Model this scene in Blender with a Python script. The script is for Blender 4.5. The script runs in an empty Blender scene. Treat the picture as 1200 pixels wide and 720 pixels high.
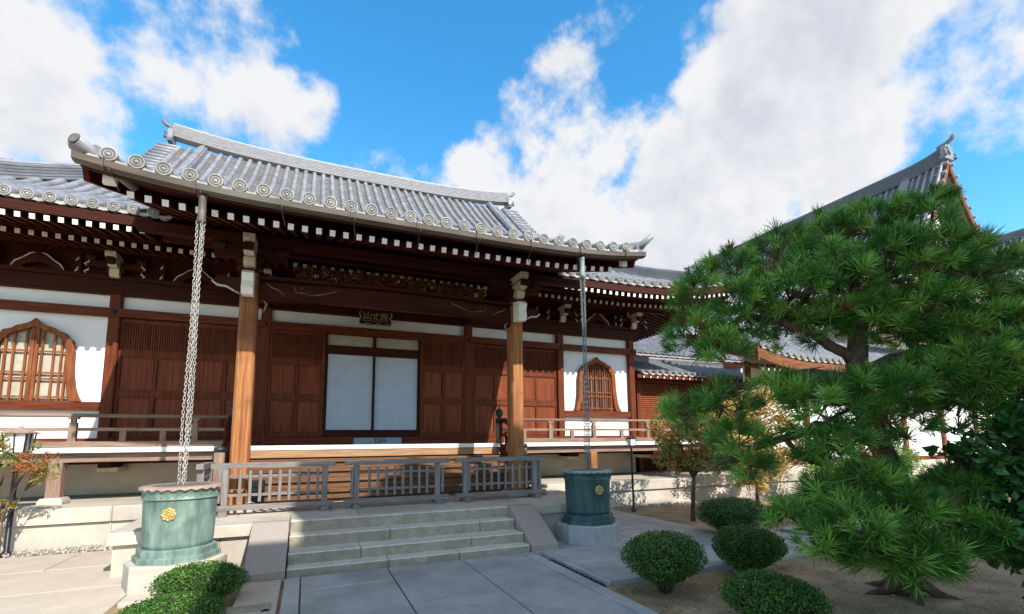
import bpy, math, random
import numpy as np
from mathutils import Vector, Matrix
random.seed(7)
PI = math.pi
scene = bpy.context.scene
C = scene.collection

# ------------------------------------------------------------------ camera
cam_d = bpy.data.cameras.new("camera")
cam = bpy.data.objects.new("camera", cam_d); C.objects.link(cam)
YAW, PITCH, ROLL = .402309, .122597, .0094447
fwd = Vector((math.sin(YAW)*math.cos(PITCH), math.cos(YAW)*math.cos(PITCH), math.sin(PITCH)))
right = Vector((math.cos(YAW), -math.sin(YAW), 0))
down = fwd.cross(right)
r_ = math.cos(ROLL)*right + math.sin(ROLL)*down
d_ = -math.sin(ROLL)*right + math.cos(ROLL)*down
m3 = Matrix((r_, -d_, -fwd)).transposed()
cam.matrix_world = Matrix.Translation((0, 0, 1.6)) @ m3.to_4x4()
cam_d.sensor_width = 36; cam_d.sensor_fit = 'HORIZONTAL'
cam_d.lens = 563.61/1200*36
cam_d.shift_y = (447.48-360)/1200
cam_d.clip_start = .05; cam_d.clip_end = 2000
scene.camera = cam

# ------------------------------------------------------------------ light
SUN = Vector((.28, -1, .82)).normalized()
sd = bpy.data.lights.new("sun", 'SUN'); sd.energy = 5.0; sd.angle = math.radians(.5); sd.color = (1, .955, .88)
so = bpy.data.objects.new("sun", sd); C.objects.link(so)
so.rotation_euler = (-SUN).to_track_quat('-Z', 'Y').to_euler(); so.location = (5, -20, 25)

w = bpy.data.worlds.new("World"); scene.world = w; w.use_nodes = True
nt = w.node_tree; nt.nodes.clear()
def N(t, **k):
    n = nt.nodes.new(t)
    for a, b in k.items(): setattr(n, a, b)
    return n
def Lk(a, b): nt.links.new(a, b)
out = N('ShaderNodeOutputWorld'); bg = N('ShaderNodeBackground'); Lk(bg.outputs[0], out.inputs[0])
bg.inputs[1].default_value = .105
sky = N('ShaderNodeTexSky'); sky.sky_type = 'NISHITA'; sky.sun_disc = False
sky.sun_elevation = math.asin(SUN.z); sky.sun_rotation = math.atan2(SUN.x, SUN.y)
sky.air_density = 1.0; sky.dust_density = .3; sky.ozone_density = 3.0
hs = N('ShaderNodeHueSaturation'); hs.inputs['Saturation'].default_value = 1.3; hs.inputs['Hue'].default_value = .488; hs.inputs['Value'].default_value = 2.25
Lk(sky.outputs[0], hs.inputs['Color'])
tc = N('ShaderNodeTexCoord')
def vmath(op, a, b=None):
    n = N('ShaderNodeVectorMath', operation=op)
    for i, v in enumerate((a, b)):
        if v is None: continue
        if isinstance(v, (tuple, Vector)): n.inputs[i].default_value = tuple(v)
        elif hasattr(v, 'links'): Lk(v, n.inputs[i])
    return n
def fmath(op, a, b=0, clamp=False):
    n = N('ShaderNodeMath', operation=op); n.use_clamp = clamp
    for i, v in enumerate((a, b)):
        if hasattr(v, 'links'): Lk(v, n.inputs[i])
        else: n.inputs[i].default_value = v
    return n.outputs[0]
def maprange(v, a, b, c, d, smooth=True):
    n = N('ShaderNodeMapRange'); n.interpolation_type = 'SMOOTHSTEP' if smooth else 'LINEAR'
    Lk(v, n.inputs[0])
    for i, x in zip((1, 2, 3, 4), (a, b, c, d)): n.inputs[i].default_value = x
    return n.outputs[0]
dirv = vmath('NORMALIZE', tc.outputs['Generated']).outputs[0]
nz = N('ShaderNodeTexNoise'); nz.inputs['Scale'].default_value = 3.4; nz.inputs['Detail'].default_value = 9; nz.inputs['Roughness'].default_value = .58; nz.inputs['Distortion'].default_value = .25
Lk(dirv, nz.inputs['Vector'])
nz2 = N('ShaderNodeTexNoise'); nz2.inputs['Scale'].default_value = 11; nz2.inputs['Detail'].default_value = 6; nz2.inputs['Roughness'].default_value = .6
Lk(dirv, nz2.inputs['Vector'])
# cloud banks: direction of the centre, half-angle (degrees), strength; the first ones, overhead and behind, are unseen and added for fill light
CLOUDS = [(0.1, -0.15, 1.0, 28, 1.5), (-0.7, -0.5, 0.7, 20, 0.9), (0.9, -0.6, 0.9, 20, 0.9), (0.1, -1.0, 0.5, 18, 0.9), (-0.9, 0.1, 0.6, 12, 0.7), (0.5, -0.1, 1.0, 14, 0.8), (-0.3743, 0.77, 0.5167, 7, 0.84), (-0.36, 0.8091, 0.4645, 6, 0.84), (-0.3313, 0.7595, 0.5599, 6, 0.756), (-0.3863, 0.8348, 0.3923, 6, 0.84), (-0.3356, 0.8372, 0.4317, 4, 0.714), (-0.2701, 0.7577, 0.594, 6, 0.756), (-0.2151, 0.7709, 0.5996, 7, 0.798), (-0.1648, 0.7862, 0.5956, 6, 0.798), (-0.1073, 0.7519, 0.6505, 5, 0.672), (-0.2098, 0.8088, 0.5494, 4, 0.588), (-0.0408, 0.8232, 0.5662, 3.2, 0.798), (-0.0975, 0.8275, 0.5529, 3.5, 0.714), (-0.0851, 0.8509, 0.5185, 3.5, 0.672), (-0.1521, 0.8484, 0.507, 3.5, 0.588), (-0.2866, 0.8515, 0.4391, 3, 0.504), (-0.0612, 0.7392, 0.6707, 3, 0.504), (0.3804, 0.6885, 0.6174, 3.6, 1), (0.3476, 0.7262, 0.5931, 3.8, 1), (0.428, 0.6817, 0.5934, 2.6, 0.9), (0.3357, 0.7788, 0.5298, 4.6, 1), (0.4209, 0.7343, 0.5326, 5, 1), (0.2759, 0.8023, 0.5294, 2.6, 0.75), (0.2351, 0.7285, 0.6434, 1.6, 0.6), (0.5061, 0.6939, 0.5123, 5.5, 1.1), (0.5889, 0.6538, 0.4751, 6, 1.2), (0.6365, 0.5976, 0.4876, 5.5, 1.2), (0.6349, 0.5346, 0.5579, 5, 1.1), (0.677, 0.5058, 0.5346, 7, 1.2), (0.6427, 0.472, 0.6034, 6, 1.15), (0.6925, 0.4258, 0.5823, 8, 1.2), (0.7438, 0.3627, 0.5614, 8, 1.02), (0.7804, 0.3014, 0.5479, 8, 1.02), (0.8093, 0.2634, 0.525, 8, 1.02), (0.7361, 0.4639, 0.4929, 7, 1.2), (0.587, 0.7051, 0.3979, 6, 1.1), (0.6734, 0.6208, 0.4013, 6, 1.1), (0.4887, 0.7591, 0.4302, 6, 1.1), (0.7327, 0.5268, 0.4308, 5, 1.0), (0.7772, 0.3876, 0.4957, 5, 0.85), (0.8197, 0.3167, 0.4773, 4, 0.85), (0.844, 0.2751, 0.4603, 4, 0.765), (0.5566, 0.5045, 0.6601, 2, 0.6), (0.8305, 0.3563, 0.4282, 2, 0.34), (0.3787, 0.7968, 0.4708, 4, 1), (0.7811, 0.4742, 0.4061, 3, 0.6)]
acc = None
for (dx, dy, dz, ang, st) in CLOUDS:
    dt = vmath('DOT_PRODUCT', dirv, Vector((dx, dy, dz)).normalized()).outputs['Value']
    m = maprange(dt, math.cos(math.radians(ang*1.7)), math.cos(math.radians(ang*.2)), 0, st)
    acc = m if acc is None else fmath('MAXIMUM', acc, m) if st > 0 else fmath('ADD', acc, m)
nz.inputs['Scale'].default_value = 5.0; nz2.inputs['Scale'].default_value = 17
def noise_at(off):
    a = N('ShaderNodeTexNoise'); b = N('ShaderNodeTexNoise')
    for q, sc, dt_, ro in ((a, 5.0, 10, .55), (b, 19, 6, .6)):
        q.inputs['Scale'].default_value = sc; q.inputs['Detail'].default_value = dt_; q.inputs['Roughness'].default_value = ro
        Lk(vmath('ADD', dirv, off).outputs[0], q.inputs['Vector'])
    return fmath('ADD', fmath('MULTIPLY', a.outputs[0], .74), fmath('MULTIPLY', b.outputs[0], .26))
nn = noise_at((0, 0, 0)); n_up = noise_at((.02, -.02, .045))
dens = fmath('ADD', fmath('MULTIPLY', acc, .56), fmath('MULTIPLY', fmath('SUBTRACT', nn, .5), 2.5))
cover = maprange(dens, .20, .58, 0, 1)
thick = maprange(dens, .45, 1.1, 0, .8)
relief = maprange(fmath('SUBTRACT', nn, n_up), -.10, .10, .55, -.45, False)
cc = N('ShaderNodeMix'); cc.data_type = 'RGBA'
cc.inputs[6].default_value = (6.1, 6.15, 6.3, 1); cc.inputs[7].default_value = (4.5, 4.75, 5.3, 1)
Lk(fmath('ADD', thick, relief, True), cc.inputs[0])
mx = N('ShaderNodeMix'); mx.data_type = 'RGBA'
Lk(cover, mx.inputs[0]); Lk(hs.outputs[0], mx.inputs[6]); Lk(cc.outputs[2], mx.inputs[7])
Lk(mx.outputs[2], bg.inputs[0])
scene.view_settings.view_transform = 'Standard'; scene.view_settings.look = 'None'
scene.view_settings.exposure = 0.50; scene.view_settings.gamma = 1

# ------------------------------------------------------------------ materials
def mat(name, c1, c2=None, rough=.7, scale=(6, 6, 6), detail=6, bump=.15, bscale=None, island=0., metallic=0., big=None, trans=0., spec=.4, objspace=False, nr=.6):
    m = bpy.data.materials.new(name); m.use_nodes = True
    t = m.node_tree; b = t.nodes['Principled BSDF']
    b.inputs['Roughness'].default_value = rough; b.inputs['Metallic'].default_value = metallic
    b.inputs['Specular IOR Level'].default_value = spec
    c2 = c2 or c1
    n = t.nodes.new; L = t.links.new
    geo = n('ShaderNodeNewGeometry')
    pos = geo.outputs['Position']
    if objspace:
        pos = n('ShaderNodeTexCoord').outputs['Object']
    mp = n('ShaderNodeMapping'); mp.inputs['Scale'].default_value = scale; L(pos, mp.inputs[0])
    no = n('ShaderNodeTexNoise'); no.inputs['Scale'].default_value = 1; no.inputs['Detail'].default_value = detail; no.inputs['Roughness'].default_value = nr
    L(mp.outputs[0], no.inputs['Vector'])
    mr = n('ShaderNodeMapRange'); mr.inputs[1].default_value = .32; mr.inputs[2].default_value = .68; L(no.outputs[0], mr.inputs[0])
    mix = n('ShaderNodeMix'); mix.data_type = 'RGBA'
    mix.inputs[6].default_value = (*c1, 1); mix.inputs[7].default_value = (*c2, 1); L(mr.outputs[0], mix.inputs[0])
    col = mix.outputs[2]
    if big:
        bc, bs, ba = big
        n2 = n('ShaderNodeTexNoise'); n2.inputs['Scale'].default_value = bs; n2.inputs['Detail'].default_value = 5; L(pos, n2.inputs['Vector'])
        mr2 = n('ShaderNodeMapRange'); mr2.inputs[1].default_value = .45; mr2.inputs[2].default_value = .7; mr2.inputs[4].default_value = ba; L(n2.outputs[0], mr2.inputs[0])
        mb_ = n('ShaderNodeMix'); mb_.data_type = 'RGBA'; L(mr2.outputs[0], mb_.inputs[0]); L(col, mb_.inputs[6]); mb_.inputs[7].default_value = (*bc, 1)
        col = mb_.outputs[2]
    if island:
        h = n('ShaderNodeHueSaturation'); L(col, h.inputs['Color'])
        v = n('ShaderNodeMapRange'); L(geo.outputs['Random Per Island'], v.inputs[0]); v.inputs[3].default_value = 1-island; v.inputs[4].default_value = 1+island
        L(v.outputs[0], h.inputs['Value'])
        v2 = n('ShaderNodeMath'); v2.operation = 'MULTIPLY'; v2.inputs[1].default_value = 7.13; L(geo.outputs['Random Per Island'], v2.inputs[0])
        v3 = n('ShaderNodeMath'); v3.operation = 'FRACT'; L(v2.outputs[0], v3.inputs[0])
        v4 = n('ShaderNodeMapRange'); L(v3.outputs[0], v4.inputs[0]); v4.inputs[3].default_value = .5-island*.05; v4.inputs[4].default_value = .5+island*.05
        L(v4.outputs[0], h.inputs['Hue']); col = h.outputs[0]
    L(col, b.inputs['Base Color'])
    if bump:
        bp = n('ShaderNodeBump'); bp.inputs['Strength'].default_value = bump; bp.inputs['Distance'].default_value = .01
        if bscale:
            mp2 = n('ShaderNodeMapping'); mp2.inputs['Scale'].default_value = bscale; L(pos, mp2.inputs[0])
            n3 = n('ShaderNodeTexNoise'); n3.inputs['Scale'].default_value = 1; n3.inputs['Detail'].default_value = 5; L(mp2.outputs[0], n3.inputs['Vector']); L(n3.outputs[0], bp.inputs['Height'])
        else: L(no.outputs[0], bp.inputs['Height'])
        L(bp.outputs[0], b.inputs['Normal'])
    if trans:
        tr = n('ShaderNodeBsdfTranslucent'); L(col, tr.inputs[0])
        ms = n('ShaderNodeMixShader'); ms.inputs[0].default_value = trans
        L(b.outputs[0], ms.inputs[1]); L(tr.outputs[0], ms.inputs[2])
        L(ms.outputs[0], t.nodes['Material Output'].inputs[0])
    return m
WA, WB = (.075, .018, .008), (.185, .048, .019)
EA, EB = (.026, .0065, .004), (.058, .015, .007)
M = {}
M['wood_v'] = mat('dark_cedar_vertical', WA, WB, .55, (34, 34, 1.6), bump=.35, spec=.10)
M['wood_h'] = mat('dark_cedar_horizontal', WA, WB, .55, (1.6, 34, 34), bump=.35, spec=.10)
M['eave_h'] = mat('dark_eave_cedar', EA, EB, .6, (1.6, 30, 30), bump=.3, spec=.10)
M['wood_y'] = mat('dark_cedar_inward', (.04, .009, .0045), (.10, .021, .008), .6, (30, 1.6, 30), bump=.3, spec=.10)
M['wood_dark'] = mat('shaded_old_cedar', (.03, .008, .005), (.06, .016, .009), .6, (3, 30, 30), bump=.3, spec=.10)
M['panel_v'] = mat('door_panel_wood', (.115, .027, .011), (.25, .065, .025), .5, (26, 26, 1.2), bump=.2, spec=.10)
M['pillar'] = mat('weathered_pillar_wood', (.20, .068, .024), (.48, .21, .08), .55, (22, 22, .8), detail=4, bump=.35, big=((.13, .055, .028), 1.6, .75), spec=.10)
M['old_wood'] = mat('silvered_veranda_wood', (.17, .105, .075), (.34, .235, .175), .75, (2.2, 40, 40), bump=.5, spec=.10)
M['old_wood_v'] = mat('silvered_post_wood', (.17, .105, .075), (.34, .235, .175), .75, (40, 40, 2.2), bump=.5, spec=.10)
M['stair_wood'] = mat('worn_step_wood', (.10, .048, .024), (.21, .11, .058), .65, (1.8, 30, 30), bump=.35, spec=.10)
M['stair_l'] = mat('sunlit_apron_wood', (.26, .14, .07), (.42, .26, .15), .65, (1.8, 30, 30), bump=.3, spec=.1)  # paler copy of the stair wood; sunlight on the top plank painted in
M['fence_h'] = mat('grey_fence_rail_wood', (.13, .112, .105), (.27, .24, .225), .8, (2.5, 45, 45), bump=.5, spec=.10)
M['fence_v'] = mat('grey_fence_slat_wood', (.13, .112, .105), (.27, .24, .225), .8, (45, 45, 2.5), bump=.5, island=.12, spec=.10)
M['white'] = mat('white_painted_wood', (.80, .78, .72), (.88, .86, .80), .6, (12, 12, 12), bump=.1)
M['cream'] = mat('aged_white_paint', (.42, .37, .27), (.66, .61, .48), .7, (14, 14, 14), bump=.1)
M['plaster'] = mat('white_plaster', (.78, .78, .76), (.84, .84, .82), .85, (1.5, 1.5, 1.5), bump=.08, bscale=(60, 60, 60), big=((.60, .58, .54), 1.1, .35))
M['beige'] = mat('beige_foundation_plaster', (.42, .35, .26), (.50, .42, .32), .85, (3, 3, 3), bump=.1, bscale=(60, 60, 60))
M['paper_l'] = mat('shoji_paper_over_lattice', (.50, .53, .58), (.54, .57, .62), .8, (5, 5, 5), bump=0)
M['paper'] = mat('shoji_paper', (.43, .47, .53), (.49, .53, .59), .8, (5, 5, 5), bump=0)
M['paper_cream'] = mat('cream_shoji_paper', (.36, .33, .25), (.45, .42, .33), .8, (5, 5, 5), bump=0)
M['dark'] = mat('dark_interior', (.012, .009, .008), (.02, .014, .012), .9, bump=0)
M['tile'] = mat('grey_roof_tile', (.165, .17, .19), (.27, .275, .30), .42, (3, 3, 3), bump=.15, bscale=(40, 40, 40), island=.15, big=((.15, .15, .16), 1.3, .3))
M['tile_edge'] = mat('pale_tile_edge', (.27, .26, .24), (.44, .425, .40), .6, (9, 9, 9), bump=.2, big=((.18, .17, .16), 5, .6))
M['ridge_t'] = mat('pale_ridge_tile', (.27, .27, .285), (.40, .40, .41), .5, (4, 20, 20), bump=.2)
M['ridge_d'] = mat('dark_ridge_tile', (.10, .105, .125), (.17, .175, .20), .5, (4, 20, 20), bump=.2)
M['tile_dark'] = mat('dirty_tile_recess', (.09, .085, .08), (.16, .15, .14), .8, (20, 20, 20))
M['gutter'] = mat('weathered_copper_gutter', (.065, .048, .036), (.13, .10, .078), .55, (1.2, 9, 9), bump=.15, big=((.17, .20, .16), .55, .7))
M['patina'] = mat('green_bronze_patina', (.11, .175, .15), (.27, .37, .315), .55, (14, 14, 2.0), bump=.25, big=((.07, .12, .07), 3.6, .75), metallic=.15)
M['patina_b'] = mat('blue_green_bronze_patina', (.025, .070, .070), (.07, .135, .13), .45, (9, 9, 2.2), bump=.25, big=((.015, .05, .05), 3.0, .5), metallic=.2)
M['tile_pan'] = mat('dark_pan_tile', (.085, .08, .08), (.16, .15, .145), .6, (5, 5, 5), bump=.15, island=.12)  # darker tone for the pans between the tile rows
M['bronze'] = mat('dark_bronze', (.018, .028, .034), (.04, .055, .06), .45, (12, 12, 12), metallic=.3)
M['carve'] = mat('aged_carving_wood', (.06, .022, .010), (.17, .075, .032), .6, (20, 20, 20), bump=.3, spec=.10)
M['lid'] = mat('brown_copper_lid', (.26, .16, .13), (.40, .28, .23), .5, (6, 6, 6), bump=.2, big=((.42, .36, .30), 5, .6))
M['lid_b'] = mat('grey_green_copper_lid', (.16, .20, .20), (.30, .33, .33), .5, (6, 6, 6), bump=.2)
M['gold'] = mat('dull_gold', (.42, .29, .10), (.62, .46, .19), .55, (40, 40, 40), metallic=.25, big=((.25, .18, .07), 22, .6))
M['chain'] = mat('galvanised_chain', (.38, .36, .33), (.60, .57, .52), .5, (30, 30, 30), metallic=.3)
M['chain_g'] = mat('greenish_chain', (.16, .22, .21), (.30, .37, .35), .5, (30, 30, 30), metallic=.3)
M['stone'] = mat('pale_granite', (.42, .365, .29), (.57, .505, .42), .8, (5, 5, 5), bump=.25, bscale=(90, 90, 90), island=.08, big=((.30, .27, .23), 1.3, .55), detail=15, nr=.82)
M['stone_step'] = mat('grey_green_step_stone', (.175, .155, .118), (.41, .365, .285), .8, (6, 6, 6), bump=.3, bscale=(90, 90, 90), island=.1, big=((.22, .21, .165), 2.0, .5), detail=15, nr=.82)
M['stone_tread'] = mat('skylit_tread_stone', (.39, .36, .30), (.66, .615, .52), .75, (6, 6, 6), bump=.3, bscale=(90, 90, 90), island=.08, detail=15, nr=.82)  # paler than the risers: overhead sky light painted onto the step tops
M['ramp'] = mat('brown_grey_slab_stone', (.27, .225, .195), (.37, .32, .28), .8, (60, 60, 60), bump=.3)
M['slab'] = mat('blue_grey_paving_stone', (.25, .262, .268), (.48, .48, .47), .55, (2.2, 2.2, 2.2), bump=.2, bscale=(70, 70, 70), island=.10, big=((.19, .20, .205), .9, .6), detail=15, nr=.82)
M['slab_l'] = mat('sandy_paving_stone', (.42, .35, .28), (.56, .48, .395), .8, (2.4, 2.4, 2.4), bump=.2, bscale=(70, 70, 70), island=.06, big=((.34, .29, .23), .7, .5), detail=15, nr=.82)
M['soil'] = mat('sandy_soil', (.24, .155, .085), (.46, .33, .21), .95, (2.5, 2.5, 2.5), detail=12, bump=.9, bscale=(28, 28, 28), big=((.15, .15, .04), .9, .6))
M['gravel'] = mat('gravel_stone', (.30, .27, .23), (.46, .43, .38), .85, (8, 8, 8), island=.35)
M['black'] = mat('black_metal', (.015, .015, .017), (.03, .03, .032), .4, (20, 20, 20), metallic=.4)
M['bluewood'] = mat('sky_tinted_grey_wood', (.20, .27, .33), (.30, .37, .43), .7, (3, 30, 30))  # blue sky reflection on the box painted into its wood colour
M['glass'] = mat('frosted_lamp_glass', (.65, .66, .68), (.75, .76, .78), .3, bump=0)
M['bark'] = mat('pine_bark', (.05, .032, .022), (.15, .10, .07), .9, (14, 14, 5), bump=1.0, bscale=(22, 22, 9))
M['needle'] = mat('pine_needles', (.035, .14, .02), (.09, .26, .035), .5, (2.2, 2.2, 2.2), bump=0, island=.45, trans=.2, big=((.17, .15, .03), 1.8, .3))
M['needle_l'] = mat('pale_pine_needles', (.14, .33, .045), (.27, .50, .08), .4, (2.2, 2.2, 2.2), bump=0, island=.4, trans=.2, spec=.6)  # paler green for tufts picked at random
M['needle_b'] = mat('browning_pine_needles', (.20, .12, .03), (.14, .13, .03), .6, (4, 4, 4), bump=0, island=.3, trans=.15)
M['boxleaf'] = mat('clipped_box_leaves', (.022, .09, .012), (.08, .19, .022), .38, (3, 3, 3), bump=0, island=.4, trans=.12, big=((.10, .14, .02), 4.5, .35))
M['core'] = mat('shrub_twigs', (.012, .02, .008), (.025, .03, .014), .9, (30, 30, 30))
M['yleaf'] = mat('yellowing_leaves', (.30, .24, .06), (.46, .33, .10), .55, (2, 2, 2), bump=0, island=.35, trans=.3, big=((.12, .17, .03), 1.3, .8))
M['yleaf2'] = mat('golden_dry_leaves', (.45, .31, .09), (.66, .49, .17), .55, (2, 2, 2), bump=0, island=.3, trans=.3, big=((.28, .27, .06), 1.8, .5))
M['nandina'] = mat('nandina_leaves', (.13, .22, .03), (.25, .30, .05), .5, (5, 5, 5), bump=0, island=.35, trans=.25, big=((.42, .05, .04), 3.2, .95))
M['bigleaf'] = mat('glossy_dark_leaves', (.018, .075, .014), (.05, .15, .028), .3, (2, 2, 2), bump=0, island=.4, trans=.15)
M['hedge'] = mat('bright_hedge_leaves', (.10, .20, .03), (.20, .32, .05), .5, (3, 3, 3), bump=0, island=.35, trans=.3)
M['bough'] = mat('brown_bargeboard_wood', (.12, .042, .018), (.23, .09, .038), .5, (2, 2, 20), bump=.2, spec=.10)

# ------------------------------------------------------------------ mesh helpers
class MB:
    def __init__(s): s.v = []; s.f = []; s.m = []; s.sm = []
    def quadmesh(s, rings, close=False, mi=0, smooth=True, capA=False, capB=False):
        n = len(rings[0]); b = len(s.v)
        for r in rings: s.v.extend([tuple(p) for p in r])
        for i in range(len(rings)-1):
            for j in range(n if close else n-1):
                k = (j+1) % n
                s.f.append((b+i*n+j, b+i*n+k, b+(i+1)*n+k, b+(i+1)*n+j)); s.m.append(mi); s.sm.append(smooth)
        if capA: s.f.append(tuple(b+j for j in range(n))[::-1]); s.m.append(mi); s.sm.append(False)
        if capB: s.f.append(tuple(b+(len(rings)-1)*n+j for j in range(n))); s.m.append(mi); s.sm.append(False)
        return s
    def box(s, x0, x1, y0, y1, z0, z1, mi=0, M4=None):
        P = [Vector(p) for p in ((x0,y0,z0),(x1,y0,z0),(x1,y1,z0),(x0,y1,z0),(x0,y0,z1),(x1,y0,z1),(x1,y1,z1),(x0,y1,z1))]
        if M4: P = [M4 @ p for p in P]
        b = len(s.v); s.v.extend([tuple(p) for p in P])
        for f in ((0,3,2,1),(4,5,6,7),(0,1,5,4),(1,2,6,5),(2,3,7,6),(3,0,4,7)):
            s.f.append(tuple(b+i for i in f)); s.m.append(mi); s.sm.append(False)
        return s
    def bev(s, x0, x1, y0, y1, z0, z1, c=.012, mi=0, top=None):
        "box with chamfered vertical edges and top rim"
        def ring(z, i):
            a, b_, cc, dd = x0+i, x1-i, y0+i, y1-i
            return [(a+c,cc,z),(b_-c,cc,z),(b_,cc+c,z),(b_,dd-c,z),(b_-c,dd,z),(a+c,dd,z),(a,dd-c,z),(a,cc+c,z)]
        s.quadmesh([ring(z0, 0), ring(z1-c, 0), ring(z1, c*.8)], close=True, mi=mi, smooth=False, capA=True, capB=True)
        if top is not None:
            s.m[-1] = top; s.m[-10:-2] = [top]*8
        return s
    def bar(s, p, q, wd, h, mi=0, up=(0,0,1), capmi=None):
        p, q = Vector(p), Vector(q); d = (q-p).normalized(); u = Vector(up)
        sx = d.cross(u)
        if sx.length < 1e-4: sx = d.cross(Vector((1,0,0)))
        sx.normalize(); uz = sx.cross(d).normalized()
        R = [[c + sx*a*wd/2 + uz*b*h/2 for a, b in ((-1,-1),(1,-1),(1,1),(-1,1))] for c in (p, q)]
        s.quadmesh(R, close=True, mi=mi, smooth=False, capA=True, capB=True)
        if capmi is not None: s.m[-2] = capmi
        return s
    def tube(s, pts, rad, n=8, mi=0, cap=True, smooth=True):
        pts = [Vector(p) for p in pts]
        if not isinstance(rad, (list, tuple)): rad = [rad]*len(pts)
        rings = []; ref = Vector((0,0,1))
        for i, p in enumerate(pts):
            d = (pts[min(i+1, len(pts)-1)] - pts[max(i-1, 0)]).normalized()
            a = d.cross(ref)
            if a.length < .05: a = d.cross(Vector((1,0,0)))
            a.normalize(); b = a.cross(d).normalized(); ref = b if abs(d.z) > .9 else Vector((0,0,1))
            rings.append([p + (a*math.cos(2*PI*k/n)+b*math.sin(2*PI*k/n))*rad[i] for k in range(n)])
        s.quadmesh(rings, close=True, mi=mi, smooth=smooth, capA=cap, capB=cap)
        return s
    def lathe(s, prof, n=24, mi=0, c=(0,0,0), smooth=True, M4=None, rot=0, cap=True):
        rings = []
        for r, z in prof:
            ring = [Vector((c[0]+r*math.cos(2*PI*k/n+rot), c[1]+r*math.sin(2*PI*k/n+rot), c[2]+z)) for k in range(n)]
            rings.append([M4 @ p for p in ring] if M4 else ring)
        s.quadmesh(rings, close=True, mi=mi, smooth=smooth, capA=cap, capB=cap)
        return s
    def prism(s, outline, axis, a, b, mi=0):
        "outline: list of 2D points in the plane normal to axis ('x' or 'y')"
        def P(u, v, t): return (t, u, v) if axis == 'x' else (u, t, v) if axis == 'y' else (u, v, t)
        s.quadmesh([[P(u, v, a) for u, v in outline], [P(u, v, b) for u, v in outline]], close=True, mi=mi, smooth=False, capA=True, capB=True)
        return s
    def build(s, name, mats, parent=None, loc=None, fix=True):
        me = bpy.data.meshes.new(name); me.from_pydata(s.v, [], s.f)
        mats = mats if isinstance(mats, (list, tuple)) else [mats]
        for mm in mats: me.materials.append(M[mm] if isinstance(mm, str) else mm)
        me.polygons.foreach_set('material_index', s.m); me.polygons.foreach_set('use_smooth', s.sm)
        if fix:
            import bmesh
            bm = bmesh.new(); bm.from_mesh(me); bmesh.ops.recalc_face_normals(bm, faces=bm.faces); bm.to_mesh(me); bm.free()
        me.update()
        o = bpy.data.objects.new(name, me); C.objects.link(o)
        if parent: o.parent = parent
        if loc: o.location = loc
        return o
def tag(o, label=None, cat=None, group=None, kind=None):
    if label: o['label'] = label
    if cat: o['category'] = cat
    if group: o['group'] = group
    if kind: o['kind'] = kind
    return o
def thing(name, loc, label, cat, group=None):
    o = bpy.data.objects.new(name, None); C.objects.link(o); o.location = loc; o.empty_display_size = .2
    bpy.context.view_layer.update()
    return tag(o, label, cat, group)
def adopt(o, par):
    "parent keeping world coordinates of the mesh (mesh is in world coordinates)"
    o.parent = par
    base = par
    off = Vector((0,0,0))
    while base: off += Vector(base.location); base = base.parent
    o.location = Vector(o.location) - off
    return o
def W(mb, name, mats, par, **k):   # part whose mesh is given in world coordinates
    return adopt(mb.build(name, mats, **k), par)
def hermite(prof, d):
    xs = [p[0] for p in prof]; zs = [p[1] for p in prof]
    d = min(max(d, xs[0]), xs[-1])
    i = max(k for k in range(len(xs)-1) if xs[k] <= d + 1e-9)
    def sl(k):
        if k == 0: return (zs[1]-zs[0])/(xs[1]-xs[0])
        if k == len(xs)-1: return (zs[-1]-zs[-2])/(xs[-1]-xs[-2])
        return (zs[k+1]-zs[k-1])/(xs[k+1]-xs[k-1])
    h = xs[i+1]-xs[i]; t = (d-xs[i])/h
    return ((2*t**3-3*t*t+1)*zs[i] + (t**3-2*t*t+t)*h*sl(i) + (-2*t**3+3*t*t)*zs[i+1] + (t**3-t*t)*h*sl(i+1))

def roof_rows(mb, org, u, n, us, zf, d0f, d1f, pitch=.282, r=.072, seg=.27, top=True):
    """tile rows: position = org + u*U + n*d, height zf(U, d). us: list of row positions"""
    u = Vector(u); n = Vector(n); org = Vector(org)
    for U in us:
        a, b = d0f(U), d1f(U); rj = r*random.uniform(.95, 1.05)
        if b - a < .15: continue
        k = max(1, int(round((b-a)/seg)))
        rings = []; pan = []
        for i in range(k+1):
            d = a + (b-a)*i/k
            z = zf(U, d); z2 = zf(U, d+.05)
            sl = math.atan2(z2-z, .05)
            c = org + u*(U+random.uniform(-.005, .005)) + n*d + Vector((0, 0, z+random.uniform(-.004, .004)))
            up = -n*math.sin(sl) + Vector((0,0,math.cos(sl)))
            def ring(rr): return [c + u*math.cos(t)*rr + up*(math.sin(t)*rr + .012) for t in [(-.12+1.24*j/7)*PI for j in range(8)]]
            h = pitch/2; l = .05
            pc = org + u*(U+h) + n*d + Vector((0, 0, zf(U+h, d)))
            def pr(o): return [pc + u*(-h) + up*(.008+o), pc + u*(-h*.4) + up*(-.012+o), pc + up*(-.022+o), pc + u*(h*.4) + up*(-.012+o), pc + u*h + up*(.008+o)]
            if i > 0: rings.append(ring(rj*.94)); pan.append(pr(0.0))
            if i < k: rings.append(ring(rj)); pan.append(pr(.012))
        for q in range(0, len(rings), 2):
            mb.quadmesh(rings[q:q+2], mi=0, smooth=True)
        for q in range(0, len(pan), 2):
            mb.quadmesh(pan[q:q+2], mi=2, smooth=True)
        # lips
        for q in range(0, len(rings), 2):
            e = rings[q]; cc = sum(e, Vector())/len(e)
            mb.quadmesh([e, [p*.86 + cc*.14 for p in e]], mi=1, smooth=False)
            e = pan[q]; mb.quadmesh([e, [p - Vector((0,0,.03 if q else .05)) for p in e]], mi=2 if q else 1, smooth=False)
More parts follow.
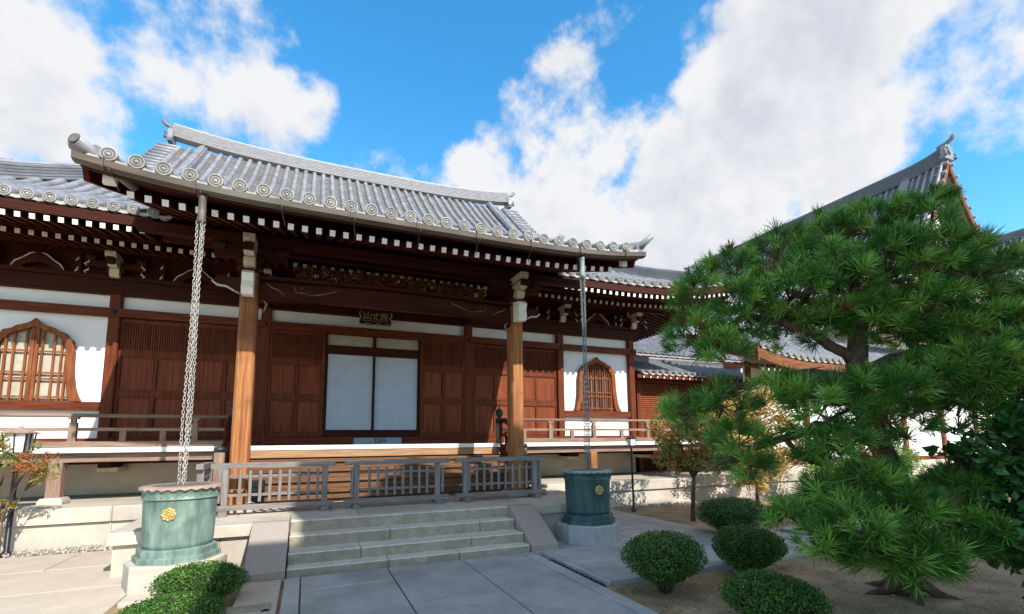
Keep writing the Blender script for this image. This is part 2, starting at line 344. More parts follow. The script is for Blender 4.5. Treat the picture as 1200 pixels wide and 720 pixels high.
def sweep(mb, pts, cross, mi=0, smooth=False, side=None):
    "sweep a closed 2D cross-section (offset sideways, offset up) along pts"
    pts = [Vector(p) for p in pts]; rings = []
    for i, p in enumerate(pts):
        d = pts[min(i+1, len(pts)-1)] - pts[max(i-1, 0)]
        sx = Vector((d.y, -d.x, 0)).normalized()
        rings.append([p + sx*a + Vector((0,0,1))*b for a, b in cross])
    mb.quadmesh(rings, close=True, mi=mi, smooth=smooth, capA=True, capB=True)
def ridge(mb, pts, h, wd, layers=6, cap=.085):
    lh = (h-cap)/layers
    for i in range(layers):
        ww = wd*(1-.25*i/layers)
        sweep(mb, pts, [(-ww, i*lh), (ww, i*lh), (ww+.012, (i+.62)*lh), (-ww-.012, (i+.62)*lh)], mi=0)
        sweep(mb, pts, [(-ww+.025, (i+.6)*lh), (ww-.025, (i+.6)*lh), (ww-.025, (i+1.02)*lh), (-ww+.025, (i+1.02)*lh)], mi=1)
    sweep(mb, pts, [(cap*1.25*math.cos(t), h-cap+cap*math.sin(t)) for t in [PI*k/8 for k in range(9)]], mi=0, smooth=True)

def disc_mb(r=.090):
    mb = MB()
    prof = [(r*.98, .09), (r, 0), (r*.99, -.012), (r*.86, -.014), (r*.82, -.004)]
    mb.lathe(prof, 20, 0, M4=Matrix.Rotation(PI/2, 4, 'X').inverted(), cap=False)
    mb.lathe([(r*.82, -.004), (r*.60, -.004)], 20, 1, M4=Matrix.Rotation(PI/2, 4, 'X').inverted(), cap=False)
    mb.lathe([(r*.60, -.004), (r*.57, -.012), (r*.48, -.012), (r*.45, -.003)], 20, 0, M4=Matrix.Rotation(PI/2, 4, 'X').inverted(), cap=False)
    mb.lathe([(r*.45, -.003), (r*.28, -.003)], 20, 1, M4=Matrix.Rotation(PI/2, 4, 'X').inverted(), cap=False)
    mb.lathe([(r*.28, -.003), (r*.22, -.014), (r*.02, -.018)], 20, 0, M4=Matrix.Rotation(PI/2, 4, 'X').inverted(), cap=False)
    return mb
def oni(mb, s=1.0):
    "ridge-end ornament in the local xz plane, facing -y: shield, curled feet, crest and horn tile"
    o = [(-.30,0),(-.34,.08),(-.25,.14),(-.24,.34),(-.17,.50),(0,.60),(.17,.50),(.24,.34),(.25,.14),(.34,.08),(.30,0)]
    mb.prism([(a*s, b*s) for a, b in o], 'y', -.06*s, .08*s, 0)
    for x in (-.28, .28):
        mb.tube([(x*s, -.10*s, .06*s), (x*1.25*s, -.10*s, .12*s), (x*1.3*s, -.09*s, .22*s), (x*1.0*s, -.08*s, .22*s)], [.06*s, .05*s, .035*s, .02*s], 6, 0)
    mb.lathe([(.001, -.05), (.07, -.05), (.10, -.02), (.10, .05)], 12, 0, M4=Matrix.Translation((0, -.07*s, .28*s)) @ Matrix.Rotation(PI/2, 4, 'X') @ Matrix.Scale(s, 4))
    for x in (-.12, .12): mb.lathe([(.001, .05), (.04, .03), (.05, 0), (.04, -.03)], 8, 1, M4=Matrix.Translation((x*s, -.08*s, .40*s)) @ Matrix.Rotation(PI/2, 4, 'X') @ Matrix.Scale(s, 4))
    mb.tube([(0, .25*s, .56*s), (0, 0, .60*s), (0, -.16*s, .68*s), (0, -.27*s, .80*s)], [.075*s, .075*s, .07*s, .075*s], 10, 0)

# ================================================================== GROUND AND PAVING
def grid_ground():
    mb = MB(); xs = [-300, -60, -20, -9] + [(-9+i*.5) for i in range(1, 70)] + [30, 60, 300]
    ys = [-300, -60, -20, -4] + [(-4+i*.5) for i in range(1, 60)] + [30, 60, 300]
    rng = random.Random(3)
    rows = [[(x, y, -.055 + (rng.uniform(-.012, .012) if -9 < x < 25 and -4 < y < 25 else 0)) for x in xs] for y in ys]
    mb.quadmesh(rows, mi=0, smooth=True)
    return mb.build('ground', 'soil', fix=False)
tag(grid_ground(), kind='structure')
def slabs(name, rects, m, z=0, th=.12, gap=.008):
    mb = MB()
    for (x0, x1, y0, y1) in rects:
        mb.bev(x0+gap, x1-gap, y0+gap, y1-gap, z-th, z, c=.006)
    return tag(mb.build(name, m), kind='structure')
rects = []
# main path: two borders, 2 columns of big slabs
for y0, y1 in [(-3.2,-1.6),(-1.6,.1),(.1,1.9),(1.9,3.3),(3.3,4.9),(4.9,6.56)]:
    rects.append((-.18, 0.0, y0, y1)); rects.append((2.9, 3.09, y0, y1))
yy = [-3.2, -1.7, -.2, 1.25, 2.75, 4.78, 5.95, 6.56]
for a, b in zip(yy, yy[1:]): rects.append((0.0, 1.02, a, b))
yy = [-3.2, -2.2, -.9, .6, 2.0, 3.55, 5.0, 6.56]
for a, b in zip(yy, yy[1:]): rects.append((1.02, 2.02, a, b))
yy = [-3.2, -1.3, .2, 1.7, 3.1, 4.84, 6.56]
for a, b in zip(yy, yy[1:]): rects.append((2.02, 2.9, a, b))
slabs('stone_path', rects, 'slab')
rects = []
xs = [3.3, 4.0, 5.0, 5.95, 6.62]
for i, (a, b) in enumerate(zip([5.02, 5.75, 6.5, 7.3, 8.2, 9.1], [5.75, 6.5, 7.3, 8.2, 9.1, 10.04])):
    o = .25*(i % 2)
    cols = [3.3] + [x+o for x in xs[1:-1]] + [6.62]
    for p, q in zip(cols, cols[1:]):
        if b > 7.3 and q < 5.15: continue
        rects.append((p, q, a, b))
rects += [(3.2, 3.3, 4.84, 5.7), (3.2, 3.3, 5.7, 6.5), (3.1, 3.3, 6.5, 6.56), (3.3, 4.9, 4.84, 5.02), (4.9, 6.6, 4.84, 5.02), (6.6, 8.4, 4.84, 5.02), (8.4, 10.4, 4.84, 5.02), (10.4, 12.4, 4.84, 5.02)]
for x in [6.62, 7.6, 8.5, 9.6, 10.5, 11.5]:
    rects += [(x, x+1.0, 5.02, 5.7), (x+.3, x+1.3, 5.7, 6.35)] if x > 6.7 else [(x, x+.98, 5.02, 5.7), (x, x+.98, 5.7, 6.35)]
slabs('side_path', rects[:], 'slab', th=.14)
# left forecourt, sunlit
rects = []
rng = random.Random(11)
y = 2.2
rows = [2.2, 3.5, 4.7, 5.9, 7.1, 8.3, 9.45]
for i, (a, b) in enumerate(zip(rows, rows[1:])):
    x = -13.0 + .5*(i % 2)
    while x < -1.85:
        x2 = x + 1.35
        if x2 > -1.85: x2 = -1.72
        if -1.72 - x2 < .5 and x2 < -1.72: x2 = -1.72
        if not (a < 7.4 < b and x2 > -2.3): rects.append((x, x2, a, b))
        else: rects.append((x, x2, a, b))
        x = x2
rects += [(-1.72, -1.2, 6.3, 7.44), (-1.2, -.62, 6.3, 7.44), (-.62, -.2, 6.0, 6.56), (-.62, -.2, 5.3, 6.0)]
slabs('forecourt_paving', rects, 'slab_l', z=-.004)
# gravel drip strip along the plinth
mb = MB(); rng = random.Random(5)
for k in range(5200):
    if k < 3200: x, yv = rng.uniform(-10.5, -2.25), rng.uniform(9.46, 10.03)
    else: x, yv = rng.uniform(5.2, 13), rng.uniform(9.35 if rng.random() < .3 else 9.6, 10.03)
    r = rng.uniform(.012, .03); z = -.02 + rng.uniform(0, .03)
    p = [Vector((rng.uniform(.6, 1)*r*a, rng.uniform(.6, 1)*r*b, rng.uniform(.5, .9)*r*c)) + Vector((x, yv, z)) for a, b, c in ((1,0,0),(0,1,0),(-1,0,0),(0,-1,0),(0,0,1),(0,0,-1))]
    bb = len(mb.v); mb.v.extend([tuple(q) for q in p])
    for f in ((0,1,4),(1,2,4),(2,3,4),(3,0,4),(1,0,5),(2,1,5),(3,2,5),(0,3,5)):
        mb.f.append(tuple(bb+i for i in f)); mb.m.append(0); mb.sm.append(True)
tag(mb.build('gravel', 'gravel', fix=False), 'pale loose gravel strip along the foot of the stone plinth', 'gravel', kind='stuff')

# ================================================================== STONE PLATFORM, STEPS
PZ = .53
t = thing('stone_platform', (1.46, 8.7, 0), 'broad pale stone platform behind the steps carrying the grey fences', 'platform')
mb = MB()
xs = [-2.2, -1.35, -.17, .78, 2.04, 3.07, 4.1, 5.1]
for a, b in zip(xs, xs[1:]): mb.bev(a+.004, b-.004, 7.456, 8.25, PZ-.15, PZ, c=.012)
W(mb, 'edge_slab', 'stone_step' if 0 else 'stone', t)
mb = MB(); xs = [-2.2, -.9, .4, 1.7, 3.0, 4.1, 5.1]
for a, b in zip(xs, xs[1:]):
    for c, d in ((8.25, 9.1), (9.1, 10.04)): mb.bev(a+.004, b-.004, c, d, PZ-.15, PZ-.002, c=.008)
W(mb, 'top_slab', 'stone', t)
mb = MB(); xs = [-2.14, -1.0, -.17, 3.07, 4.2, 5.04]
for a, b in zip(xs, xs[1:]): mb.box(a+.003, b-.003, 7.53, 10.03, -.1, PZ-.16)
W(mb, 'base_wall', 'stone', t)
t = thing('stone_staircase', (1.45, 7.0, 0), 'four grey stone steps rising from the paved path to the platform', 'steps')
st = [(6.60, .089, [-.163, 1.05, 2.0, 3.08], 6.86), (6.823, .225, [-.163, .72, 2.25, 3.08], 7.2), (7.17, .377, [-.163, 1.15, 2.5, 3.08], 7.48), (7.447, PZ+.004, None, None)]
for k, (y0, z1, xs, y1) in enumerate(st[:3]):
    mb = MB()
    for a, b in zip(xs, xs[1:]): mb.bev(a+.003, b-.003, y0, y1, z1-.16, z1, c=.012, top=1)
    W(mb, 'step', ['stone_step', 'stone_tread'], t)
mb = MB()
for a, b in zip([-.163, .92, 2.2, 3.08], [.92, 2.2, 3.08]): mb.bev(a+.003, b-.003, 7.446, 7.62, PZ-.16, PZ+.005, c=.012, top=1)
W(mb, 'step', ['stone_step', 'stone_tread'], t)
for x0, x1 in ((-.62, -.175), (3.09, 3.53)):
    mb = MB(); mb.prism([(6.585, -.05), (6.585, .075), (7.42, PZ+.012), (7.56, PZ+.012), (7.56, -.05)], 'x', x0, x1)
    W(mb, 'side_slab', 'ramp', t)

# ================================================================== MAIN HALL
hall = thing('main_hall', (1.46, 12.1, 0), 'wide dark wood temple hall with white walls, tiled roof and projecting porch', 'temple hall')
CX = 1.46; YW = 12.1
POSTS = [-6.2, -3.72, -.955, 3.875, 6.64, 9.12]
# plinth
mb = MB()
for a, b in ((-10.5, -2.21), (5.11, 15.5)):
    x = a
    while x < b-.01:
        x2 = min(b, x+1.9) if b-(x+1.9) > .6 else b
        mb.bev(x+.003, x2-.003, 10.02, 10.75, .36, .60, c=.02)
        mb.box(x+.003, x2-.003, 10.08, 10.7, -.08, .345); x = x2
mb.box(-10.5, 15.5, 10.752, 24, -.08, .59)
W(mb, 'stone_plinth', 'stone', hall)
W(MB().box(-6.3, 9.2, 12.12, 12.3, .59, 1.46), 'foundation_wall', 'beige', hall)
W(MB().box(-6.3, 9.22, 12.06, 12.12, 1.22, 1.34), 'vent_band', 'wood_dark', hall)
W(MB().box(-6.3, 9.22, 12.08, 12.115, .595, .635), 'ground_sill', 'tile_dark', hall)
# walls
for a, b in ((-6.1, -3.82), (6.74, 9.02)):
    W(MB().box(a, b, 12.13, 12.28, 1.73, 4.66), 'plaster_wall', 'plaster', hall)
for a, b in zip(POSTS, POSTS[1:]):
    if (a, b) in ((-6.2, -3.72), (6.64, 9.12)): continue
    W(MB().box(a+.1, b-.1, 12.14, 12.28, 4.37, 4.66), 'transom_plaster', 'plaster', hall)
W(MB().box(9.1, 9.22, 12.2, 20, 1.5, 5.6), 'plaster_wall', 'plaster', hall)
W(MB().box(-6.3, -6.18, 12.2, 20, 1.5, 5.6), 'plaster_wall', 'plaster', hall)
W(MB().box(-6.15, 9.1, 12.3, 12.5, 1.4, 6.2), 'back_wall', 'dark', hall)
for x in POSTS:
    mb = MB(); mb.bev(x-.1, x+.1, 12.0, 12.22, 1.44, 5.02, c=.018)
    W(mb, 'post', 'wood_v', hall)
# horizontal members
mb = MB(); mb.box(-6.35, 9.27, 12.01, 12.2, 1.55, 1.73); W(mb, 'floor_beam', 'wood_h', hall)
for a, b, z0, z1, y in ((-6.35, 9.27, 4.20, 4.37, 11.965),):
    mb = MB(); mb.box(a, -.85, y, 12.1, z0, z1); mb.box(3.77, b, y, 12.1, z0, z1); mb.box(-.85, 3.77, y+.02, 12.1, 4.18, 4.37)
    W(mb, 'tie_rail', 'wood_h', hall)
for x in POSTS:
    mb = MB(); mb.lathe([(.001, .03), (.035, .028), (.05, .01), (.05, 0)], 6, 0, M4=Matrix.Translation((x, 11.96, 4.285)) @ Matrix.Rotation(PI/2, 4, 'X'))
    W(mb, 'nail_cover', 'black', hall)
mb = MB(); mb.box(-6.5, 9.4, 11.98, 12.22, 4.66, 4.95); mb.box(-6.45, 9.35, 11.9, 12.25, 4.95, 5.03); W(mb, 'head_beam', 'eave_h', hall)
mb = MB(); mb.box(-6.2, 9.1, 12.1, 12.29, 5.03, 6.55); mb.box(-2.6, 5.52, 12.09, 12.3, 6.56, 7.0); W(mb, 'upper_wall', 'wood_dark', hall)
mb = MB(); mb.box(-7.2, 10.1, 11.45, 11.62, 5.43, 5.6); W(mb, 'eave_purlin', 'eave_h', hall)
# sills below windows
for a, b in ((-6.1, -3.82), (6.74, 9.02)):
    mb = MB(); mb.box(a, b, 12.02, 12.12, 2.28, 2.45); W(mb, 'window_sill', 'wood_h', hall)

# --- doors
def door(x0, x1, cols, y=12.06, z0=1.74, z1=4.19, rails=True):
    fr = MB(); s = .055
    fr.box(x0, x0+s, y-.02, y+.04, z0, z1); fr.box(x1-s, x1, y-.02, y+.04, z0, z1)
    zr = [(z0, z0+.12), (2.55, 2.72), (3.38, 3.55), (z1-.08, z1)]
    for a, b in zr: fr.box(x0+s, x1-s, y-.015, y+.035, a, b)
    for a, b in zr[1:3]:
        fr.box(x0+s, x1-s, y-.024, y-.015, a+.02, a+.035); fr.box(x0+s, x1-s, y-.024, y-.015, b-.035, b-.02)
    for k in range(1, cols):
        xm = x0 + (x1-x0)*k/cols
        for (a, b), (c, d) in ((zr[0], zr[1]), (zr[1], zr[2])): fr.box(xm-.03, xm+.03, y-.012, y+.03, b, c)
    o = W(fr, 'sliding_door', 'wood_v', hall)
    pn = MB(); g = .045
    for k in range(cols):
        a = x0+s+(x1-x0-2*s)*k/cols + (g if k else .01); b = x0+s+(x1-x0-2*s)*(k+1)/cols - (g if k < cols-1 else .01)
        for c, d in ((zr[0][1], zr[1][0]), (zr[1][1], zr[2][0])):
            pn.box(a-.004, b+.004, y+.009, y+.03, c-.004, d+.004); pn.bev(a+.022, b-.022, y+.002, y+.02, c+.022, d-.022, c=.006)
    adopt(pn.build('door_panel', 'panel_v'), o)
    sl = MB(); n = int((x1-x0-2*s)/.042)
    sl.box(x0+s, x1-s, y+.028, y+.034, 3.55, z1-.08)
    for k in range(n):
        xx = x0+s+(x1-x0-2*s)*(k+.5)/n; sl.box(xx-.012, xx+.012, y-.005, y+.024, 3.55, z1-.08)
    adopt(sl.build('vent_slats', 'wood_v'), o)
    return o
for a, b in ((-3.62, -2.33), (-2.35, -1.055), (3.975, 5.26), (5.24, 6.54)): door(a, b, 2, y=12.06 + (.05 if a in (-3.62, 5.24) else 0))
door(-.855, .33, 2, y=12.05); door(2.60, 3.775, 2, y=12.05)
# shoji and transom
mb = MB(); mb.box(.33, 2.6, 12.08, 12.14, 3.70, 3.92); mb.box(1.42, 1.50, 12.07, 12.14, 3.92, 4.18); mb.box(.33, 2.6, 12.05, 12.14, 1.74, 1.87)
mb.box(.33, .375, 12.07, 12.14, 1.87, 4.18); mb.box(2.555, 2.6, 12.07, 12.14, 1.87, 4.18)
W(mb, 'door_frame', 'wood_dark', hall)
for a, b in ((.375, 1.42), (1.50, 2.555)):
    W(MB().box(a, b, 12.125, 12.132, 3.92, 4.18), 'transom_pane', 'paper_cream', hall)
for a, b, y in ((.375, 1.45, 12.10), (1.47, 2.555, 12.12)):
    fr = MB(); fr.box(a, a+.022, y-.012, y+.02, 1.87, 3.70); fr.box(b-.022, b, y-.012, y+.02, 1.87, 3.70); fr.box(a+.022, b-.022, y-.012, y+.02, 1.87, 1.90)
    o = W(fr, 'paper_door', 'wood_dark', hall)
    pp = MB(); pp.box(a+.022, b-.022, y+.004, y+.010, 1.90, 3.70)
    adopt(pp.build('paper_sheet', 'paper'), o)
    g = MB()
    for z in (2.68, 3.44): g.box(a+.022, b-.022, y, y+.004, z, z+.012)
    for z in (2.1, 2.3, 2.5, 2.86, 3.05, 3.24, 3.58): g.box(a+.022, b-.022, y+.002, y+.0045, z, z+.008)
    for k in range(1, 6): xx = a+(b-a)*k/6; g.box(xx-.003, xx+.003, y+.0025, y+.0043, 1.90, 3.70)
    adopt(g.build('paper_muntins', 'paper_l'), o)
mb = MB(); mb.box(1.445, 1.475, 12.06, 12.10, 1.87, 3.70); W(mb, 'centre_stile', 'wood_dark', hall)

# --- bell-shaped windows
HALF = [(0, 4.06), (.05, 4.00), (.12, 3.95), (.28, 3.89), (.33, 3.84), (.46, 3.80), (.50, 3.73), (.58, 3.66), (.61, 3.56), (.63, 3.44), (.635, 3.2), (.655, 2.95), (.69, 2.72), (.745, 2.55), (.80, 2.45)]
def katomado(cx, pane, dense):
    inner = [(0, 3.90), (.05, 3.875), (.12, 3.84), (.25, 3.79), (.31, 3.75), (.39, 3.71), (.42, 3.65), (.48, 3.59), (.505, 3.5), (.515, 3.42), (.52, 3.2), (.535, 2.95), (.56, 2.72), (.595, 2.55), (.63, 2.451)]
    o_ = [(-a, b) for a, b in HALF[::-1]][:-1] + HALF; i_ = [(-a, b) for a, b in inner[::-1]][:-1] + inner
    fr = MB()
    rings = []
    for y, O in ((12.10, o_), (12.00, o_), (11.985, [(a*.97+b2*.03, b) for (a, b), (b2, c) in zip(o_, i_)]), (12.005, i_), (12.09, i_)):
        rings.append([(cx+a, y, b) for a, b in O])
    fr.quadmesh(rings, mi=0, smooth=False)
    wnd = W(fr, 'bell_window', 'wood_pil', hall)
    pn = MB(); n = len(i_)
    pn.quadmesh([[(cx+a, 12.118, b) for a, b in i_], [(cx+a, 12.118, 2.451) for a, b in i_]], smooth=False)
    adopt(pn.build('window_pane', pane, fix=False), wnd)
    la = MB()
    def top(x):
        x = abs(x)
        for (a, b), (c, d) in zip(inner, inner[1:]):
            if a <= x <= c and c > a: return b + (d-b)*(x-a)/(c-a)
        return 2.6
    def wid(z):
        w_ = .5
        for (a, b), (c, d) in zip(inner, inner[1:]):
            if d <= z <= b and b > d: w_ = a + (c-a)*(z-b)/(d-b)
        return w_
    xs = ([-.42, -.30, -.12, -.035, .035, .12, .30, .42] if not dense else [-.44, -.36, -.28, -.2, -.12, -.04, .04, .12, .2, .28, .36, .44])
    if dense: xs = [x for x in xs]
    for i, x in enumerate(xs):
        hw = .018 if not dense else .012
        if not dense and i in (3, 4): hw = .03
        la.box(cx+x-hw, cx+x+hw, 12.045, 12.075, 2.452, top(x)-.004)
    for x in (-.5, .5): la.box(cx+x-.02, cx+x+.02, 12.045, 12.075, 2.452, 3.42)
    for z in (3.42, 3.0, 2.88, 2.53):
        ww = wid(z) - .003; la.box(cx-ww, cx+ww, 12.05, 12.068, z-.016, z+.016)
    adopt(la.build('window_lattice', 'wood_pil'), wnd)
    if dense:
        cu = MB()
        for x in (-.36, -.16, .02, .30): cu.box(cx+x-.05, cx+x+.05, 12.10, 12.112, 2.47, 3.5)
        adopt(cu.build('inner_paper', 'paper'), wnd)
M['wood_pil'] = mat('orange_window_wood', (.15, .045, .017), (.28, .092, .034), .5, (14, 14, 3), bump=.25, spec=.10)
katomado(-4.93, 'paper_cream', False); katomado(7.86, 'dark', True)

# --- veranda
VY = 10.70
mb = MB()
for a, b in ((-10.0, 12.6),):
    x = a
    while x < b: mb.box(x+.002, x+.198, VY+.012, 12.0, 1.475, 1.548); x += .2
ver = W(mb, 'veranda_floor', 'old_wood', hall)
W(MB().box(-10, 12.6, VY, VY+.011, 1.465, 1.552), 'white_floor_edge', 'white', hall)
mb = MB(); mb.box(-10, 12.6, VY+.12, VY+.27, 1.30, 1.463); W(mb, 'veranda_beam', 'old_wood', hall)
for x in (-9.0, -6.4, -3.97, 6.9, 9.5, 12.2):
    mb = MB(); mb.bev(x-.10, x+.10, VY+.1, VY+.3, .70, 1.30, c=.012); W(mb, 'veranda_post', 'old_wood_v' if x < 0 else 'pillar', hall)
    mb = MB(); mb.lathe([(.24, 0), (.235, .05), (.20, .10), (.15, .105)], 4, c=(x, VY+.2, .60), rot=PI/4, smooth=False); W(mb, 'post_base_stone', 'stone', hall)
for x in (-9, -6.2, -3.45, 5.1, 6.64, 9.12):
    mb = MB(); mb.box(x-.09, x+.09, 11.3, 12.0, 1.17, 1.29); mb.box(x-.16, x+.16, 11.5, 12.05, 1.09, 1.17, 1); W(mb, 'joist_block', ['wood_dark', 'cream'], hall)
# railings
def railing(x0, x1, talls, shorts):
    rl = MB(); y = VY+.09
    rl.box(x0, x1, y-.055, y+.055, 1.553, 1.66)
    rl.box(x0, x1, y-.03, y+.03, 1.845, 1.90)
    o = W(rl, 'railing', 'old_wood', hall)
    tr = MB(); tr.tube([(x0-.0, y, 2.115), ((x0+x1)/2, y, 2.115), (x1, y, 2.115)], .036, 10); adopt(tr.build('top_rail', 'old_wood'), o)
    for x in talls:
        p = MB(); p.bev(x-.055, x+.055, y-.05, y+.05, 1.66, 1.99, c=.008); p.box(x-.035, x+.035, y-.035, y+.035, 1.99, 2.06); p.box(x-.075, x+.075, y-.04, y+.04, 2.05, 2.09)
        adopt(p.build('baluster', 'old_wood_v'), o)
    for x in shorts:
        p = MB(); p.bev(x-.05, x+.05, y-.035, y+.035, 1.66, 1.845, c=.006); adopt(p.build('baluster', 'old_wood_v'), o)
railing(-10, -1.42, [-9.2, -7.0, -5.25, -3.77, -1.95], [-8.1, -6.1, -4.5, -3.05, -2.45])
railing(4.34, 12.6, [5.62, 6.9, 8.62, 10.3, 12.0], [4.9, 6.25, 7.77, 9.45, 11.2])
# newels with onion finials and curved stair rails
def newel(x, y, z0, z1, m='old_wood_v', fin=True):
    mb = MB(); mb.lathe([(.085, 0), (.085, z1-z0)], 16, c=(x, y, z0)); o = W(mb, 'newel_post', m, hall)
    if not fin:
        f = MB(); f.lathe([(.092, -.06), (.092, 0), (.07, .025), (.001, .035)], 16, c=(x, y, z1)); adopt(f.build('newel_cap', 'bronze'), o); return
    f = MB(); f.lathe([(.093, -.10), (.093, .0), (.10, .01), (.06, .03), (.05, .06), (.085, .10), (.095, .15), (.075, .21), (.02, .26), (.012, .33), (.001, .36)], 16, c=(x, y, z1))
    adopt(f.build('onion_finial', 'bronze'), o)
for x in (-1.33, 4.25):
    newel(x, VY+.09, 1.55, 2.12); newel(x, 9.42, .53, 1.52, fin=False)
    mb = MB()
    for dz, r in ((0, .045), (-.32, .035)):
        mb.tube([(x, VY+.02, 2.06+dz), (x, VY-.25, 2.07+dz), (x, VY-.6, 1.93+dz), (x, 10.0, 1.62+dz), (x, 9.5, 1.42+dz)], r, 8)
    mb.bar((x, VY-.1, 1.44), (x, 9.4, .66), .1, .22)
    for yy_, zz in ((10.7, 1.35), (10.35, 1.1), (10.0, .93), (9.7, .78)): mb.box(x-.03, x+.03, yy_-.03, yy_+.03, zz, zz+.72)
    W(mb, 'stair_railing', 'wood_y', hall)
# wooden stairs
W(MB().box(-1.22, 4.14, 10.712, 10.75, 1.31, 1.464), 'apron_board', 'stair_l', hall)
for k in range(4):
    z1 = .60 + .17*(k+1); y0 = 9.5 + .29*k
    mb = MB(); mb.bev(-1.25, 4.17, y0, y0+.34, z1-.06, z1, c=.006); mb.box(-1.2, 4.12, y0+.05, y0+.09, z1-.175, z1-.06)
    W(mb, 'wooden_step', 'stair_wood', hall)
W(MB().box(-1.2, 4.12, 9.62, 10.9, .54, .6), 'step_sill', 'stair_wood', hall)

# --- porch pillars and beams
PX = (-.98, 3.90)
for x in PX:
    mb = MB(); c = .035; h = .135
    def rg(z): return [(x-h+c, 9-h, z), (x+h-c, 9-h, z), (x+h, 9-h+c, z), (x+h, 9+h-c, z), (x+h-c, 9+h, z), (x-h+c, 9+h, z), (x-h, 9+h-c, z), (x-h, 9-h+c, z)]
    mb.quadmesh([rg(.62), rg(4.45)], close=True, smooth=False, capA=True, capB=True)
    W(mb, 'porch_pillar', 'pillar', hall)
    mb = MB(); mb.bev(x-.24, x+.24, 8.76, 9.24, .53, .63, c=.03); W(mb, 'pillar_base_stone', 'stone', hall)
    # bracket stack: white carved nose, blocks and arms
    mb = MB()
    mb.prism([(8.86, 4.02), (8.62, 4.0), (8.56, 4.1), (8.60, 4.22), (8.54, 4.34), (8.62, 4.40), (8.86, 4.42)], 'x', x-.085, x+.085, 0)
    W(mb, 'beam_nose', 'white', hall)
    mb = MB()
    mb.box(x-.19, x+.19, 8.81, 9.19, 4.45, 4.53, 1); mb.lathe([(.15, 0), (.26, .10), (.26, .17)], 4, 1, c=(x, 9, 4.53), rot=PI/4, smooth=False)
    mb.box(x-.55, x+.55, 8.93, 9.07, 4.70, 4.82, 1); mb.box(x-.07, x+.07, 8.45, 9.6, 4.70, 4.82, 1)
    for dx in (-.48, 0, .48): mb.lathe([(.08, 0), (.14, .06), (.14, .10)], 4, 1, c=(x+dx, 9, 4.82), rot=PI/4, smooth=False)
    W(mb, 'bracket_set', ['cream', 'wood_dark'], hall)
    mb = MB()
    for z0, z1, y0, w_ in ((4.50, 4.64, 8.66, .085), (4.66, 4.80, 8.52, .075), (4.84, 4.97, 8.46, .085)):
        mb.prism([(9.0, z0), (y0+.04, z0), (y0, z0+.04), (y0, z1), (9.0, z1)], 'x', x-w_, x+w_)
    W(mb, 'bracket_nose', 'cream', hall)
    # side noses (curled, white edged)
    for sx in (-1, 1):
        mb = MB(); b0 = x + sx*.14
        o_ = [(b0, 4.36), (b0+sx*.34, 4.36), (b0+sx*.40, 4.26), (b0+sx*.33, 4.20), (b0+sx*.20, 4.19), (b0, 4.08)]
        mb.prism(o_ if sx > 0 else o_[::-1], 'y', 8.94, 9.06, 0)
        mb.tube([(b0, 8.93, 4.08), (b0+sx*.1, 8.925, 4.13), (b0+sx*.20, 8.92, 4.185), (b0+sx*.33, 8.92, 4.195), (b0+sx*.41, 8.92, 4.26)], [.012, .016, .018, .022, .012], 6, 1)
        if (x < 1) == (sx < 0): W(mb, 'side_nose', ['wood_dark', 'cream'], hall)
# arched tie beam with scroll carving
mb = MB(); n = 24; rings = []
for i in range(n+1):
    f = i/n; x = PX[0]+.135 + (PX[1]-PX[0]-.27)*f; a = .10*math.sin(PI*f)
    lo = 3.97 + a + .10*(1-math.sin(PI*f)**.35) * -1 + .06; hi = 4.33 + a*.6
    rings.append([(x, 8.90, lo), (x, 8.90, lo+.03), (x, 8.88, lo+.05), (x, 8.88, hi-.03), (x, 8.91, hi), (x, 9.09, hi), (x, 9.12, hi-.03), (x, 9.12, lo+.05), (x, 9.10, lo)])
mb.quadmesh(rings, close=True, smooth=False, capA=True, capB=True)
tb = W(mb, 'arched_tie_beam', 'eave_h', hall)
for sx in (-1, 1):
    mb = MB(); bx = CX + sx*2.22
    def P(a, b): return (bx - sx*a, 8.872, b)
    mb.tube([P(.02, 4.30), P(.12, 4.22), P(.2, 4.20), P(.32, 4.12)], [.007, .010, .009, .004], 6)
    mb.tube([P(.55, 4.2), P(.75, 4.15), P(.95, 4.2), P(1.15, 4.27), P(1.2, 4.31)], [.003, .005, .007, .005, .003], 6)
    mb.tube([P(.45, 4.28), P(.5, 4.18), P(.62, 4.17), P(.66, 4.25), P(.58, 4.28), P(.55, 4.23)], [.005, .005, .005, .004, .004, .003], 6)
    mb.tube([P(-.0, 3.99), P(.05, 3.93), P(.03, 3.84), P(.0, 3.78)], [.008, .018, .016, .006], 6)
    adopt(mb.build('scroll_inlay', 'old_wood'), tb)
mb = MB(); sweep(mb, [(PX[0]+.14, 8.95, 4.345), (CX, 8.95, 4.40), (PX[1]-.14, 8.95, 4.345)], [(-.14, 0), (.14, 0), (.14, .05), (-.14, .05)]); W(mb, 'carving_shelf', 'eave_h', hall)
# second beam behind
W(MB().box(PX[0], PX[1], 9.9, 10.05, 4.33, 4.62), 'inner_beam', 'wood_h', hall)
